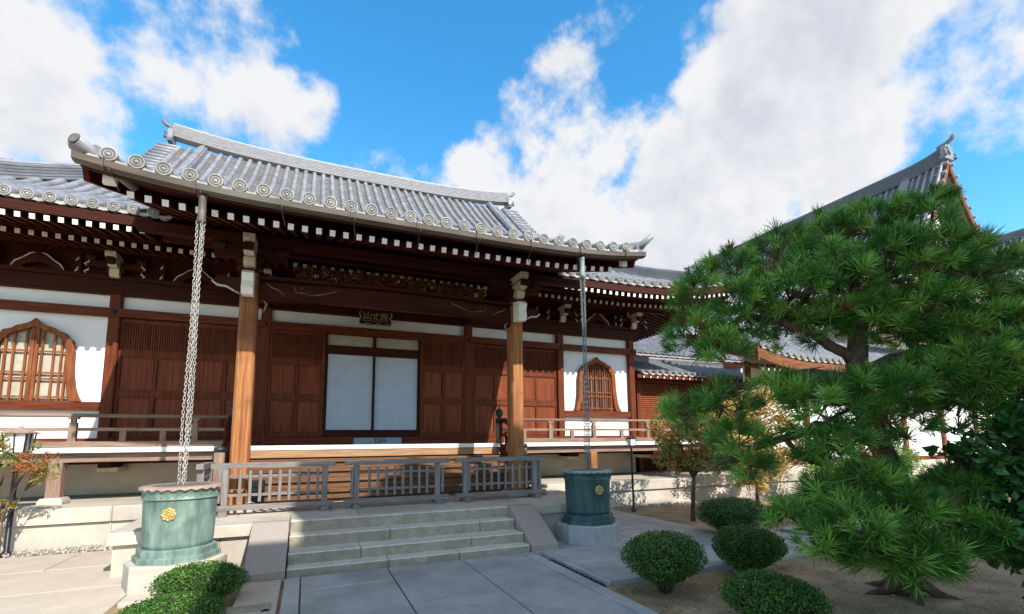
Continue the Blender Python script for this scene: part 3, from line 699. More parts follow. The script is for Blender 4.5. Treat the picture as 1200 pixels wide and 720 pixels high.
# carved openwork panel: a mass of curling scrolls and clouds
mb = MB(); rng = random.Random(21)
mb.box(CX-1.55, CX+1.55, 8.985, 9.02, 4.44, 4.70, 0)
for k in range(330):
    f = rng.uniform(-1, 1); x = CX + 1.75*f; z = rng.uniform(4.42, 4.74 - .10*abs(f)); y = 8.96 - rng.uniform(0, .09)
    r = rng.uniform(.03, .085); a0 = rng.uniform(0, 2*PI); tw = rng.choice((-1, 1)); pts = []; rad = []
    for j in range(7):
        a = a0 + tw*j*.75; rr = r*(1-j/8); pts.append((x+rr*math.cos(a), y - .012*j*rng.random(), z+rr*math.sin(a)*.85)); rad.append(.011*(1-j/9))
    mb.tube(pts, rad, 5, 1 if rng.random() < .95 else 2)
W(mb, 'carved_panel', ['wood_dark', 'carve', 'cream'], hall)
# curved beams from the pillars back to the hall
for x in PX:
    mb = MB(); pts = [(x, 9.1, 4.25), (x, 9.8, 4.42), (x, 10.6, 4.72), (x, 11.4, 4.86), (x, 12.0, 4.82)]
    sweep(mb, pts, [(-.09, -.14), (.09, -.14), (.09, .14), (-.09, .14)]); W(mb, 'curved_beam', 'wood_y', hall)
# porch purlins
for y, z in ((9.0, 4.97), (10.4, 5.35)):
    mb = MB(); mb.box(-2.6, 5.52, y-.08, y+.08, z, z+.16); W(mb, 'porch_purlin', 'wood_dark' if y > 9.5 else 'eave_h', hall)

# --- wall brackets on the hall front
def bracket(x, full=True):
    mb = MB(); y = 12.0
    mb.lathe([(.13, 0), (.21, .09), (.21, .15)], 4, 0, c=(x, 11.98, 5.03), rot=PI/4, smooth=False)
    mb.box(x-.5, x+.5, 11.86, 11.98, 5.18, 5.30, 0)
    for dx in (-.42, 0, .42): mb.lathe([(.07, 0), (.12, .06), (.12, .09)], 4, 0, c=(x+dx, 11.92, 5.30), rot=PI/4, smooth=False)
    mb.box(x-.06, x+.06, 11.5, 12.0, 5.18, 5.30, 0)
    o = W(mb, 'wall_bracket', 'wood_dark', hall)
    nb = MB()
    if full:
        for z0, z1, y0, w_ in ((4.98, 5.14, 11.78, .08), (5.15, 5.28, 11.62, .07), (5.30, 5.41, 11.50, .09)):
            nb.prism([(11.95, z0), (y0+.05, z0), (y0, z0+.05), (y0, z1), (11.95, z1)], 'x', x-w_, x+w_)
    if full: adopt(nb.build('bracket_nose', 'cream'), o)
    for sx in (-1, 1):
        nb = MB()
        for zz in (5.22, 5.06):
            nb.tube([(x+sx*.43, 11.845, zz+.08), (x+sx*.44, 11.84, zz+.02), (x+sx*.50, 11.84, zz-.02), (x+sx*.46, 11.84, zz-.05)], [.008, .02, .016, .006], 5)
        adopt(nb.build('bracket_scroll', 'cream'), o)
for x in POSTS: bracket(x)
def strut(x):
    mb = MB(); L = []
    o_ = [(-.42, 5.04), (-.34, 5.16), (-.22, 5.24), (-.12, 5.34), (0, 5.37), (.12, 5.34), (.22, 5.24), (.34, 5.16), (.42, 5.04), (.25, 5.04), (.18, 5.12), (0, 5.18), (-.18, 5.12), (-.25, 5.04)]
    mb.prism([(x+a, b) for a, b in o_], 'y', 11.93, 11.99)
    o = W(mb, 'frog_leg_strut', 'wood_dark', hall)
    e = MB()
    for sx in (-1, 1): e.tube([(x+sx*.05, 11.92, 5.35), (x+sx*.13, 11.92, 5.325), (x+sx*.23, 11.92, 5.23), (x+sx*.34, 11.92, 5.15), (x+sx*.40, 11.92, 5.05)], [.008, .016, .012, .016, .010], 5)
    adopt(e.build('strut_edging', 'cream'), o)
for a, b in zip(POSTS, POSTS[1:]):
    if b-a > 4: strut(a+(b-a)*.33), strut(a+(b-a)*.67)
    else: strut((a+b)/2)
for x in (-4.96-.62, -4.96+.62, -2.34-.6, -2.34+.62, 5.26-.6, 5.26+.6, 7.88-.62, 7.88+.62):
    mb = MB()
    for zz in (5.30, 5.08):
        mb.tube([(x, 11.9, zz+.07), (x, 11.88, zz), (x-.03, 11.86, zz-.05)], [.008, .022, .008], 5, 1)
    mb.box(x-.04, x+.04, 11.93, 12.0, 5.03, 5.42, 0)
    W(mb, 'small_strut', ['wood_dark', 'cream'], hall)

# --- roof profiles (distance given as world Y)
PA = [(6.95, 4.93), (8.2, 5.42), (9.5, 5.97), (12, 7.08), (14, 8.28), (15.5, 9.42), (17.2, 10.95)]
PB = [(9.86, 5.62), (12, 6.68), (13.4, 7.62), (14.2, 8.30), (15.5, 9.40), (17.2, 10.95)]
XL, XR = -8.5, 11.42          # main eave corners
GL, GR = -4.3, 7.22           # gable ends
def liftk(X): return .17*(abs(X-CX)/4.05)**4
def liftm(X): return .55*max(0, (abs(X-CX)-5.0)/5.0)**2.6
def zA(X, Y): return hermite(PA, Y) + liftk(X)*max(0, 1-(Y-6.95)/4)**2
def zB(X, Y): return hermite(PB, Y) + liftm(X)*max(0, 1-(Y-9.86)/4)**2
roof = None
mb = MB()
mb.quadmesh([[ (X, Y, (zA if -2.5 < X < 5.4 else zB)(X, Y)-.03) for X in np.linspace(GL, GR, 24)] for Y in np.linspace(14.2, 17.2, 8)], smooth=True)
mb.quadmesh([[ (X, 34.4-Y, zB(X, Y)-.03) for X in (GL, GR)] for Y in np.linspace(14.2, 17.2, 8)], smooth=True)
roof = W(mb, 'tiled_roof', 'tile', hall, fix=False)
us = [-2.36+.2826*i for i in range(28)]
mb = MB(); roof_rows(mb, (0,0,0), (1,0,0), (0,1,0), us, zA, lambda U: 6.97, lambda U: 17.15)
W(mb, 'porch_tile_rows', ['tile', 'tile_edge', 'tile_pan'], hall, fix=False)
PORCHUS = us
mb = MB(); ul = [-2.36-.2826*i for i in range(1, 22)]; ur = [-2.36+.2826*i for i in range(28, 49)]
def dend(U):
    if U < GL: return 9.86 + (U-XL)
    if U > GR: return 9.86 + (XR-U)
    return 17.15
roof_rows(mb, (0,0,0), (1,0,0), (0,1,0), ul+ur, zB, lambda U: 9.88, dend)
W(mb, 'wing_tile_rows', ['tile', 'tile_edge', 'tile_pan'], hall, fix=False)
# side slopes (hips) as tiled sheets too
mb = MB()
vs = [9.9+.2826*i for i in range(50)]
roof_rows(mb, (XR, 0, 0), (0,1,0), (-1,0,0), vs, lambda U, d: hermite(PB, 9.86+d) + (liftm(XR)*max(0, 1-(U-9.86)/4)**2.6)*max(0, 1-d/4)**2, lambda U: .02, lambda U: min(4.2, U-9.86, 24.5-U))
W(mb, 'side_tile_rows', ['tile', 'tile_edge', 'tile_pan'], hall, fix=False)
mb = MB()
mb.quadmesh([[(XL+d, y, hermite(PB, 9.86+d)) for y in (9.86+d, 24.5-d)] for d in (0, 1.4, 2.8, 4.2)], smooth=True)
mb.quadmesh([[(x, 24.5-d, hermite(PB, 9.86+d)) for x in (XL+d, XR-d)] for d in (0, 1.4, 2.8, 4.2)], smooth=True)
W(mb, 'rear_slope', 'tile', hall, fix=False)
# gable walls
for x in (GL+.35, GR-.35):
    W(MB().prism([(14.0, 7.9), (17.2, 10.8), (20.4, 7.9)], 'x', x-.03, x+.03), 'gable_wall', 'plaster', hall)
# underside sheets
mb = MB(); mb.quadmesh([[(X, Y, zA(X, max(Y, 6.98))-.11) for X in np.linspace(-2.62, 5.54, 20)] for Y in np.linspace(7.0, 12.1, 12)], smooth=True)
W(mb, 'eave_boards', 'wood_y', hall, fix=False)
for a, b in ((XL+.06, -2.63), (5.55, XR-.06)):
    mb = MB(); mb.quadmesh([[(X, Y, zB(X, Y)-.10) for X in np.linspace(a, b, 20)] for Y in np.linspace(9.95, 12.3, 8)], smooth=True)
    W(mb, 'eave_boards', 'wood_y', hall, fix=False)
mb = MB(); mb.quadmesh([[(XR-d, Y, hermite(PB, 9.86+d)-.12) for Y in np.linspace(9.9+d, 20, 12)] for d in np.linspace(.08, 2.4, 6)], smooth=True)
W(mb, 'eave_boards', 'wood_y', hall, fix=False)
# eave fascia boards
mb = MB(); sweep(mb, [(X, 9.93, zB(X, 9.93)-.27) for X in np.linspace(XL+.05, -2.66, 20)], [(-.02, 0), (.03, 0), (.03, .17), (-.02, .17)])
W(mb, 'eave_fascia', 'eave_h', hall); mb = MB()
sweep(mb, [(X, 9.93, zB(X, 9.93)-.27) for X in np.linspace(5.58, XR-.05, 20)], [(-.02, 0), (.03, 0), (.03, .17), (-.02, .17)])
W(mb, 'eave_fascia', 'eave_h', hall)
mb = MB(); sweep(mb, [(XR-.07, Y, 5.35 + liftm(XR)*max(0, 1-(Y-9.86)/4)**2.6) for Y in np.linspace(9.9, 20, 20)], [(-.03, 0), (.02, 0), (.02, .17), (-.03, .17)])
W(mb, 'eave_fascia', 'wood_y', hall)
mb = MB(); sweep(mb, [(X, 7.02, zA(X, 7.02)-.21) for X in np.linspace(-2.62, 5.54, 30)], [(-.02, 0), (.05, 0), (.05, .12), (-.02, .12)])
W(mb, 'eave_fascia', 'eave_h', hall)
# kayaoi row beam under main fly rafters
for a, b in ((XL+.6, -2.7), (5.6, XR-.6)):
    mb = MB(); sweep(mb, [(X, 10.78, 5.40+liftm(X)*.7) for X in np.linspace(a, b, 16)], [(-.05, 0), (.05, 0), (.05, .09), (-.05, .09)])
    W(mb, 'rafter_beam', 'eave_h', hall)

# --- rafters (each a part, white painted end)
RAFT = []   # (p_end, p_in, w, h)
for i in range(40):
    X = -2.175+.1852*i; l = liftk(X)
    RAFT.append(((X, 7.18, 4.63+l), (X, 9.6, 5.52+l*.15)))
BASE = []
for i in range(96):
    X = -7.0 + .1845*i
    if X > 10.2: break
    BASE.append(((X, 10.72, 5.31+liftm(X)*.7), (X, 12.2, 5.62+liftm(X)*.2)))
FLY = []
for i in range(110):
    X = XL+.35+.1845*i
    if X > XR-.3: break
    if -2.72 < X < 5.62: continue
    l = liftm(X)
    inner = 10.85
    FLY.append(((X, 9.93, 5.32+l), (X, 11.3, 5.60+l*.5)))
allr = [(a, b, 'k') for a, b in RAFT] + [(a, b, 'b') for a, b in BASE] + [(a, b, 'f') for a, b in FLY]
def visible(p):
    v = Vector(p)-Vector((0,0,1.6)); zc = v.dot(fwd); xc = v.dot(r_)
    return zc > 0 and abs(xc/zc) < 600/563.6
allr.sort(key=lambda q: (not visible(q[0]), (Vector(q[0])-Vector((0,0,1.6))).length))
proto = {}
rest = MB()
for i, (a, b, k) in enumerate(allr):
    d = Vector(b)-Vector(a)
    cap = {'k': 1, 'b': 2, 'f': 1}[k]
    if i < 100:
        mbb = MB(); mbb.bar((0,0,0), tuple(d), .075, .085, capmi=cap)
        o = mbb.build('rafter', ['wood_y', 'white', 'cream']); o.location = a; adopt(o, hall)
    else: rest.bar(a, b, .075, .085, capmi=cap)
o = W(rest, 'rafter', ['wood_y', 'white', 'cream'], hall); o['kind'] = 'stuff'
# side eave rafters, right end
mb = MB()
for i in range(48):
    Y = 10.4+.1845*i; l = liftm(XR)*max(0, 1-(Y-9.86)/4)**2.6
    mb.bar((XR-.08, Y, 5.32+l), (XR-2.2, Y, 5.9+l*.2), .075, .085, capmi=1)
W(mb, 'side_rafter_row', ['wood_y', 'white'], hall)
W(MB().bar((XR-.05, 9.92, 5.45+liftm(XR)), (XR-2.4, 12.2, 5.75), .14, .2, capmi=1), 'corner_rafter', ['wood_y', 'white'], hall)
W(MB().bar((XL+.05, 9.92, 5.45+liftm(XR)), (XL+2.4, 12.2, 5.75), .14, .2, capmi=1), 'corner_rafter', ['wood_y', 'white'], hall)
# --- eave end tiles
dm = disc_mb().build('eave_end_tile', ['tile_edge', 'tile_dark']); dme = dm.data
first = True
ends = [(U, 6.955, zA(U, 6.97)+.045) for U in us] + [(U, 9.865, zB(U, 9.88)+.035) for U in ul+ur]
ends.sort(key=lambda q: (not visible(q), abs(q[0])))
for q in ends:
    o = dm if first else bpy.data.objects.new('eave_end_tile', dme)
    if not first: C.objects.link(o)
    first = False; o.location = q; adopt(o, hall)
def pan_mesh():
    mb = MB(); n = 8; top = []; bot = []
    for i in range(n+1):
        f = i/n; s_ = math.sin(PI*f); x = -.0913+.1826*f
        top.append((x, 0, -.035*s_)); bot.append((x, 0, -.035-.055*s_))
    mb.quadmesh([[(a, b+.1, c) for a, b, c in top], top, bot, [(a, b+.1, c) for a, b, c in bot]], mi=0, smooth=False)
    return mb
pt = pan_mesh().build('eave_pan_tile', 'tile_edge'); first = True
for q in [(a+.1413, 6.975, zA(a+.14, 6.97)+.03) for a in [us[0]-.2826]+us] + [(a+.1413, 9.885, zB(a+.14, 9.88)+.03) for a in ul+ur]:
    o = pt if first else bpy.data.objects.new('eave_pan_tile', pt.data)
    if not first: C.objects.link(o)
    first = False; o.location = q; adopt(o, hall)
# --- verge rows of the porch and its corner tiles
for sx, X in ((-1, -2.66), (1, 5.58)):
    mb = MB(); pts = [(X, Y, zA(X, Y)+.05) for Y in np.linspace(6.95, 12.6, 22)]
    mb.tube(pts, .095, 10, 0)
    mb.tube([(X-sx*.16, Y, zA(X, Y)+.03) for Y in np.linspace(7.0, 12.6, 22)], .07, 8, 0)
    W(mb, 'verge_tiles', 'tile', hall)
    mb = MB()
    mb.prism([(Y, zA(X, Y)-.02) for Y in np.linspace(6.98, 12.2, 18)] + [(Y, zA(X, Y)-.36+.06*math.sin((Y-6.98)*.6)) for Y in np.linspace(12.2, 7.15, 18)], 'x', X-.03-sx*.05, X+.03-sx*.05)
    W(mb, 'bargeboard', 'wood_y', hall)
    for Yk in np.linspace(7.3, 11.4, 14):
        pass
    mb = MB(); mb.box(X-sx*.30-.07, X-sx*.30+.07, 7.06, 7.12, 4.66+.13, 4.98+.10); W(mb, 'purlin_end', 'white', hall)
# left corner tile: long round tile pointing out and up; right corner: upturned horn
mb = MB(); mb.tube([(-2.30, 7.7, 5.10), (-2.48, 7.2, 5.12), (-2.66, 6.86, 5.19)], [.07, .07, .075], 14, 0); mb.lathe([(.075, 0), (.06, .012), (.04, .004), (.001, .012)], 14, 1, M4=Matrix.Translation((-2.663, 6.855, 5.191)) @ Vector((-.18, -.34, .09)).to_track_quat('Z', 'Y').to_matrix().to_4x4())
W(mb, 'corner_tile', ['tile', 'tile_dark'], hall)
mb = MB(); mb.tube([(5.46, 7.3, 5.16), (5.60, 7.0, 5.18), (5.74, 6.8, 5.34)], [.07, .075, .05], 12, 0)
W(mb, 'corner_tile', ['tile'], hall)
# small ends of the porch's descending ridges
for X, Y in ((-2.3, 9.35), (5.22, 9.4)):
    mb = MB(); mb.tube([(X, Y+.6, zA(X, Y+.6)+.14), (X, Y+.1, zA(X, Y)+.16), (X-.02*(1 if X < 0 else -1), Y-.12, zA(X, Y)+.34)], [.08, .08, .075], 10, 0)
    ridge(mb, [(X, Y+dd, zA(X, Y+dd)+.02) for dd in (.1, .9, 1.8, 2.8)], .2, .11, 3, .06)
    W(mb, 'descending_ridge', ['tile', 'tile_edge'], hall)
# --- gutter
mb = MB(); pts = [(X, 6.89, zA(X, 6.97)-.175) for X in np.linspace(-2.66, 5.60, 40)]
sweep(mb, pts, [(-.085, .075), (-.09, .092), (-.065, .092), (-.06, .075), (-.055, .03), (.04, .03), (.05, .075), (.075, .075), (.065, 0), (.03, -.02), (-.05, -.02), (-.08, 0)], 0)
gut = W(mb, 'copper_gutter', 'gutter', hall)
mb = MB()
for X in np.linspace(-2.3, 5.2, 9):
    z = zA(X, 6.97)
    mb.tube([(X, 6.83, z-.19), (X, 6.90, z-.215), (X, 6.99, z-.20), (X+.03, 7.12, z-.33)], .007, 5)
    mb.box(X-.06, X-.052, 6.795, 6.985, z-.20, z-.065)
adopt(mb.build('gutter_bracket', 'gutter'), gut)
# --- ridges
def rz(X): return .30*(abs(X-CX)/5.76)**3
mb = MB(); ridge(mb, [(X, 17.2, 10.93+rz(X)) for X in np.linspace(GL+.05, GR-.05, 30)], .50, .17, 7)
W(mb, 'main_ridge', ['ridge_t', 'tile_edge'], hall)
for X, sx in ((GL, -1), (GR, 1)):
    mb = MB(); oni(mb, .95); o = mb.build('ridge_end_ornament', ['tile', 'tile_edge']); o.rotation_euler = (0, 0, sx*PI/2); o.location = (X, 17.2, 10.98); adopt(o, hall)
for X in (-3.42, 6.34):
    pts = [(X, Y, (zB(X, Y))+.0) for Y in np.linspace(13.0, 17.1, 14)]
    mb = MB(); ridge(mb, pts, .30, .13, 4, .07); W(mb, 'descending_ridge', ['tile', 'tile_edge'], hall)
    mb = MB(); oni(mb, .55); o = mb.build('ridge_end_ornament', ['tile', 'tile_edge']); o.location = (X, 12.95, zB(X, 13.0)+.02); adopt(o, hall)
# gable verge rows, stepped ends
for X in (GL, GR):
    mb = MB()
    for sy in (1, -1):
        for k in range(12):
            Y = 14.3 + .25*k; z = hermite(PB, Y); yy_ = Y if sy > 0 else 34.4-Y
            mb.tube([(X-.30, yy_, z+.03), (X+.30, yy_, z+.03)], .07, 8, 0)
    mb2 = [(X-.02, Y, hermite(PB, Y)-.02) for Y in np.linspace(14.1, 17.2, 8)] + [(X-.02, 34.4-Y, hermite(PB, Y)-.02) for Y in np.linspace(17.0, 14.1, 8)]
    sweep(mb, mb2, [(-.03, -.28), (.03, -.28), (.03, 0), (-.03, 0)], 1)
    W(mb, 'gable_verge', ['tile', 'wood_h'], hall)
for sx, X0 in ((1, XL), (-1, XR)):
    def hp(s_): return (X0+sx*s_, 9.86+s_, zB(X0+sx*s_, 9.86+s_))
    mb = MB(); ridge(mb, [hp(s_) for s_ in np.linspace(.95, 4.25, 12)], .42, .15, 5, .08)
    ridge(mb, [(hp(s_)[0], hp(s_)[1], hp(s_)[2]+.02) for s_ in np.linspace(.08, 1.0, 5)], .2, .12, 2, .07)
    W(mb, 'hip_ridge', ['tile', 'tile_edge'], hall)
    for s_, k in ((.92, .75), (.05, .5)):
        mb = MB(); oni(mb, k); o = mb.build('ridge_end_ornament', ['tile', 'tile_edge']); o.rotation_euler = (0, 0, -sx*PI/4); p = hp(s_); o.location = (p[0], p[1], p[2]+.05); adopt(o, hall)

# --- name plaque over the door
t = thing('name_plaque', (1.44, 11.92, 4.45), 'small dark gilt-framed name board with gold characters hanging above the paper doors', 'sign')
R = Matrix.Translation((1.44, 11.90, 4.45)) @ Matrix.Rotation(math.radians(10), 4, 'X')
mb = MB(); mb.box(-.33, .33, -.015, .015, .03, .31, 0, R); W(mb, 'board', 'dark', t)
mb = MB()
for a in ((-.37, .37, -.03, .02, -.01, .03), (-.37, .37, -.03, .02, .31, .345), (-.37, -.33, -.03, .02, .03, .31), (.33, .37, -.03, .02, .03, .31)): mb.box(*a, 1, R)
for sx in (-1, 1):
    mb.tube([R @ Vector((sx*.36, -.04, .32)), R @ Vector((sx*.385, -.04, .25)), R @ Vector((sx*.345, -.04, .17)), R @ Vector((sx*.385, -.04, .08)), R @ Vector((sx*.37, -.04, .0))], .014, 6)
mb.tube([R @ Vector((x, -.04, .01+.018*math.sin(x*26))) for x in np.linspace(-.36, .36, 24)], .014, 6)
mb.tube([R @ Vector((x, -.035, .085+.002*math.sin(x*26))) for x in np.linspace(-.28, .28, 12)], .006, 5)
mb.tube([R @ Vector((-.28, -.035, z)) for z in (.085, .2, .3)], .006, 5); mb.tube([R @ Vector((.28, -.035, z)) for z in (.085, .2, .3)], .006, 5)
W(mb, 'gilt_frame', ['gold', 'wood_dark'], t)
cu = bpy.data.curves.new('txt', 'FONT'); cu.body = '\u5c71\u4e08\u767e'; cu.size = .185; cu.extrude = .006; cu.align_x = 'CENTER'
to = bpy.data.objects.new('txt', cu); C.objects.link(to); bpy.context.view_layer.update()
me = bpy.data.meshes.new_from_object(to.evaluated_get(bpy.context.evaluated_depsgraph_get())); bpy.data.objects.remove(to)
me.materials.clear(); me.materials.append(M['gold'])
o = bpy.data.objects.new('lettering', me); C.objects.link(o); o.parent = t
o.matrix_local = Matrix.Translation((0, -.02, 0)) @ Matrix.Rotation(math.radians(10), 4, 'X') @ Matrix.Translation((0, -.022, .135)) @ Matrix.Rotation(PI/2, 4, 'X')

# --- blue-grey offering box at the door
t = thing('offering_box', (1.5, 11.5, 1.55), 'low blue-grey wooden box with a dark square crest before the paper doors', 'box')
mb = MB(); mb.bev(.98, 2.02, 11.3, 11.62, 1.552, 1.70, c=.008); W(mb, 'box_body', 'bluewood', t)
mb = MB()
for a in ((1.42, 1.44, 1.59, 1.68), (1.53, 1.55, 1.59, 1.68), (1.42, 1.55, 1.665, 1.68), (1.42, 1.55, 1.59, 1.603), (1.45, 1.52, 1.63, 1.64), (1.57, 1.585, 1.59, 1.68), (1.65, 1.665, 1.59, 1.68), (1.57, 1.665, 1.665, 1.68), (1.57, 1.665, 1.625, 1.638)): mb.box(a[0], a[1], 11.296, 11.3, a[2], a[3])
W(mb, 'crest', 'black', t)

# ================================================================== RAIN CHAINS, URNS
def chain(x, y, ztop, zb, m, name_label):
    t = thing('rain_chain', (x, y, zb), name_label, 'rain chain', 'rain chains hanging from the porch gutter')
    mb = MB(); mb.lathe([(.052, 0), (.052, .06), (.045, .07), (.045, .33), (.06, .36)], 14, c=(x, y, ztop-.36)); W(mb, 'downspout', 'gutter' if x < 0 else 'lid_b', t)
    mb = MB(); rng = random.Random(int(x*10)); z = ztop-.36; k = 0
    L = .054; ra = .0040
    for sidx, (ox, oy) in enumerate(((-.034, 0), (0, .02), (.034, -.01), (.012, -.03))):
        z = ztop-.36; k = sidx
        while z > zb:
            ph = (z-zb)*1.3+sidx*1.6
            cx, cy = x+ox*(1+.25*math.sin(ph*1.7)), y+oy+.008*math.cos(ph)
            a = (k % 2)*PI/2 + rng.uniform(-.35, .35)+.6
            pts = []
            for j in range(9):
                th = 2*PI*j/8; u = .0145*math.cos(th); v = L*.55*math.sin(th)
                pts.append((cx+u*math.cos(a), cy+u*math.sin(a), z+v))
            mb.tube(pts, ra, 4, cap=False)
            z -= L*.80; k += 1
    W(mb, 'chain_strands', m, t, fix=False)
UR = [(-1.35, 6.97), (4.30, 6.97)]
chain(UR[0][0], UR[0][1]-.03, 4.76, 1.10, 'chain', 'bright metal rain chain falling into the pale green urn')
chain(UR[1][0], UR[1][1]-.03, 4.76, 1.10, 'chain_g', 'dull greenish rain chain falling into the dark blue-green urn')
def urn(x, y, pat, lid, lab, blab):
    b = thing('urn_pedestal', (x, y, 0), blab, 'stone base', 'octagonal stone bases under the urns')
    mb = MB(); mb.lathe([(.515, -.05), (.515, .262), (.500, .277), (.43, .279)], 8, c=(x, y, 0), rot=0 if x < 0 else PI/8, smooth=False)
    W(mb, 'octagonal_block', 'stone' if x < 0 else 'slab', b)
    t = thing('bronze_urn', (x, y, .279), lab, 'urn', 'bronze rain urns beside the steps')
    mb = MB(); mb.lathe([(.445, 0), (.445, .055), (.43, .065)], 8, 0, c=(x, y, .28), rot=0 if x < 0 else PI/8, smooth=False)
    mb.lathe([(.41, .06), (.41, .13), (.385, .145), (.35, .15)], 8, 0, c=(x, y, .28), rot=0 if x < 0 else PI/8, smooth=False)
    W(mb, 'urn_foot', pat, t)
    mb = MB(); mb.lathe([(.352, .14), (.355, .20), (.372, .68), (.374, .69)], 48, c=(x, y, .28)); W(mb, 'urn_body', pat, t)
    mb = MB(); mb.lathe([(.374, .686), (.392, .692), (.392, .70), (.384, .706), (.384, .775), (.396, .785), (.396, .80), (.36, .80)], 48, c=(x, y, .28))
    for k in range(72):
        a = 2*PI*k/72; s_ = 1 if k % 2 else -1
        p = Vector((x+.386*math.cos(a), y+.386*math.sin(a), .28+.74)); tt = Vector((-math.sin(a), math.cos(a), 0))
        mb.bar(p - tt*.016 - Vector((0,0,.022*s_)), p + tt*.016 + Vector((0,0,.022*s_)), .008, .008)
    W(mb, 'rim_band', pat, t)
    # lid with scalloped hanging lip
    mb = MB(); n = 96; rings = []
    for rr, zz, sc in ((.30, .835, 0), (.36, .842, 0), (.405, .835, .0), (.418, .826, .35), (.418, .81, 1)):
        ring = []
        for k in range(n):
            a = 2*PI*k/n; wv = .5+.5*math.cos(k*PI/2)
            ring.append((x+(rr+.006*wv*sc)*math.cos(a), y+(rr+.006*wv*sc)*math.sin(a), .28+zz-.018*wv*sc))
        rings.append(ring)
    mb.quadmesh(rings, close=True, smooth=True)
    mb.lathe([(.30, .836), (.29, .815), (.001, .815)], 48, 1, c=(x, y, .28))
    W(mb, 'urn_lid', [lid, 'tile_dark'], t, fix=False)
    a0 = math.radians(-96 if x < 0 else -92)
    T = Matrix.Translation((x+.366*math.cos(a0), y+.366*math.sin(a0), .28+.535)) @ Vector((math.cos(a0), math.sin(a0), 0)).to_track_quat('Z', 'Y').to_matrix().to_4x4()
    mb = MB(); n = 40
    rings = [[T @ Vector(((r*(1+.09*math.cos(8*2*PI*k/n)))*math.cos(2*PI*k/n), (r*(1+.09*math.cos(8*2*PI*k/n)))*math.sin(2*PI*k/n), h)) for k in range(n)] for r, h in ((.072, 0), (.072, .012), (.060, .020), (.045, .014), (.030, .024), (.022, .012), (.010, .024), (.001, .026))]
    mb.quadmesh(rings, close=True, smooth=False); 
    for k in range(8):
        a = 2*PI*k/8+.4; mb.tube([T @ Vector((.03*math.cos(a), .03*math.sin(a), .018)), T @ Vector((.058*math.cos(a), .058*math.sin(a), .018))], .005, 5)
    W(mb, 'gold_crest', 'gold', t)
urn(*UR[0], 'patina', 'lid', 'pale green bronze urn with round gold crest in the sun left of the steps', 'pale octagonal stone base under the sunlit green urn')
urn(*UR[1], 'patina_b', 'lid_b', 'dark blue-green bronze urn with gold crest in the shade right of the steps', 'grey octagonal stone base under the dark urn')

# ================================================================== FENCES
def fence(x0, x1, lab, posts, y=8.5, rot=False, ylen=None):
    t = thing('wooden_fence', ((x0+x1)/2, y, PZ), lab, 'fence', 'low slatted wooden fences on the platform')
    def B(a0, a1, b0, b1, z0, z1, c=.006):
        mb = MB()
        if rot: mb.bev(b0, b1, a0, a1, z0, z1, c=c)
        else: mb.bev(a0, a1, b0, b1, z0, z1, c=c)
        return mb
    A0, A1 = (x0, x1)
    yy = y
    W(B(A0, A1, yy-.055, yy+.055, 1.225, 1.305), 'top_rail', 'fence_h', t)
    W(B(A0, A1, yy-.05, yy+.05, .60, .675), 'bottom_rail', 'fence_h', t)
    for z in (.80, 1.08): W(B(A0+.08, A1-.08, yy-.012, yy+.022, z, z+.04), 'cross_rail', 'fence_h', t)
    for p in posts:
        W(B(p-.045, p+.045, yy-.045, yy+.045, .675, 1.225), 'fence_post', 'fence_v', t)
        W(B(p-.055, p+.055, yy-.19, yy+.19, .532, .60), 'fence_foot', 'fence_h', t)
    n = max(3, int((A1-A0)/.142)); 
    for k in range(n):
        s_ = A0+.12+(A1-A0-.24)*k/(n-1)
        if min(abs(s_-p) for p in posts) < .07: continue
        W(B(s_-.022, s_+.022, yy-.034, yy-.012, .715, 1.185, c=.004), 'slat', 'fence_v', t)
fence(-1.30, .45, 'slatted wooden fence left of the stair head, sunlit at its left half', (-1.10, .30))
fence(.60, 2.37, 'slatted wooden fence between two others across the stair head', (.79, 2.16))
fence(2.49, 4.29, 'slatted wooden fence beside the dark urn, rightmost of the front row', (2.68, 4.06))
# return fences, seen end on
def fence_y(x, y0, y1, lab):
    t = thing('wooden_fence', (x, (y0+y1)/2, PZ), lab, 'fence', 'low slatted wooden fences on the platform')
    def B(a0, a1, b0, b1, z0, z1): return MB().bev(a0, a1, b0, b1, z0, z1, c=.006)
    W(B(x-.05, x+.05, y0, y1, 1.225, 1.305), 'top_rail', 'fence_h', t); W(B(x-.05, x+.05, y0, y1, .60, .675), 'bottom_rail', 'fence_h', t)
    for z in (.80, 1.08): W(B(x-.012, x+.022, y0+.08, y1-.08, z, z+.04), 'cross_rail', 'fence_h', t)
    for p in (y0+.12, y1-.12):
        W(B(x-.045, x+.045, p-.045, p+.045, .675, 1.225), 'fence_post', 'fence_v', t); W(B(x-.19, x+.19, p-.055, p+.055, .532, .60), 'fence_foot', 'fence_h', t)
    n = 5
    for k in range(n):
        s_ = y0+.28+(y1-y0-.56)*k/(n-1); W(B(x-.034, x-.012, s_-.022, s_+.022, .715, 1.185), 'slat', 'fence_v', t)
fence_y(-1.42, 8.35, 9.25, 'short return fence at the left end of the front row, running towards the hall')
fence_y(4.24, 8.62, 9.35, 'short return fence behind the rightmost front fence, running towards the hall')

# small slatted crate behind the left fence
t = thing('storage_crate', (-.95, 9.28, PZ), 'small dark slatted box with white squares, half hidden behind the left fence', 'box')
mb = MB(); mb.bev(-1.2, -.62, 9.18, 9.40, .54, .98, c=.01)
for z in (.72, .80, .88): mb.box(-1.19, -.63, 9.165, 9.18, z, z+.03)
W(mb, 'crate_body', 'black', t)
mb = MB()
for x in (-1.06, -.83): mb.box(x-.035, x+.035, 9.158, 9.164, .60, .67)
W(mb, 'white_square', 'white', t)

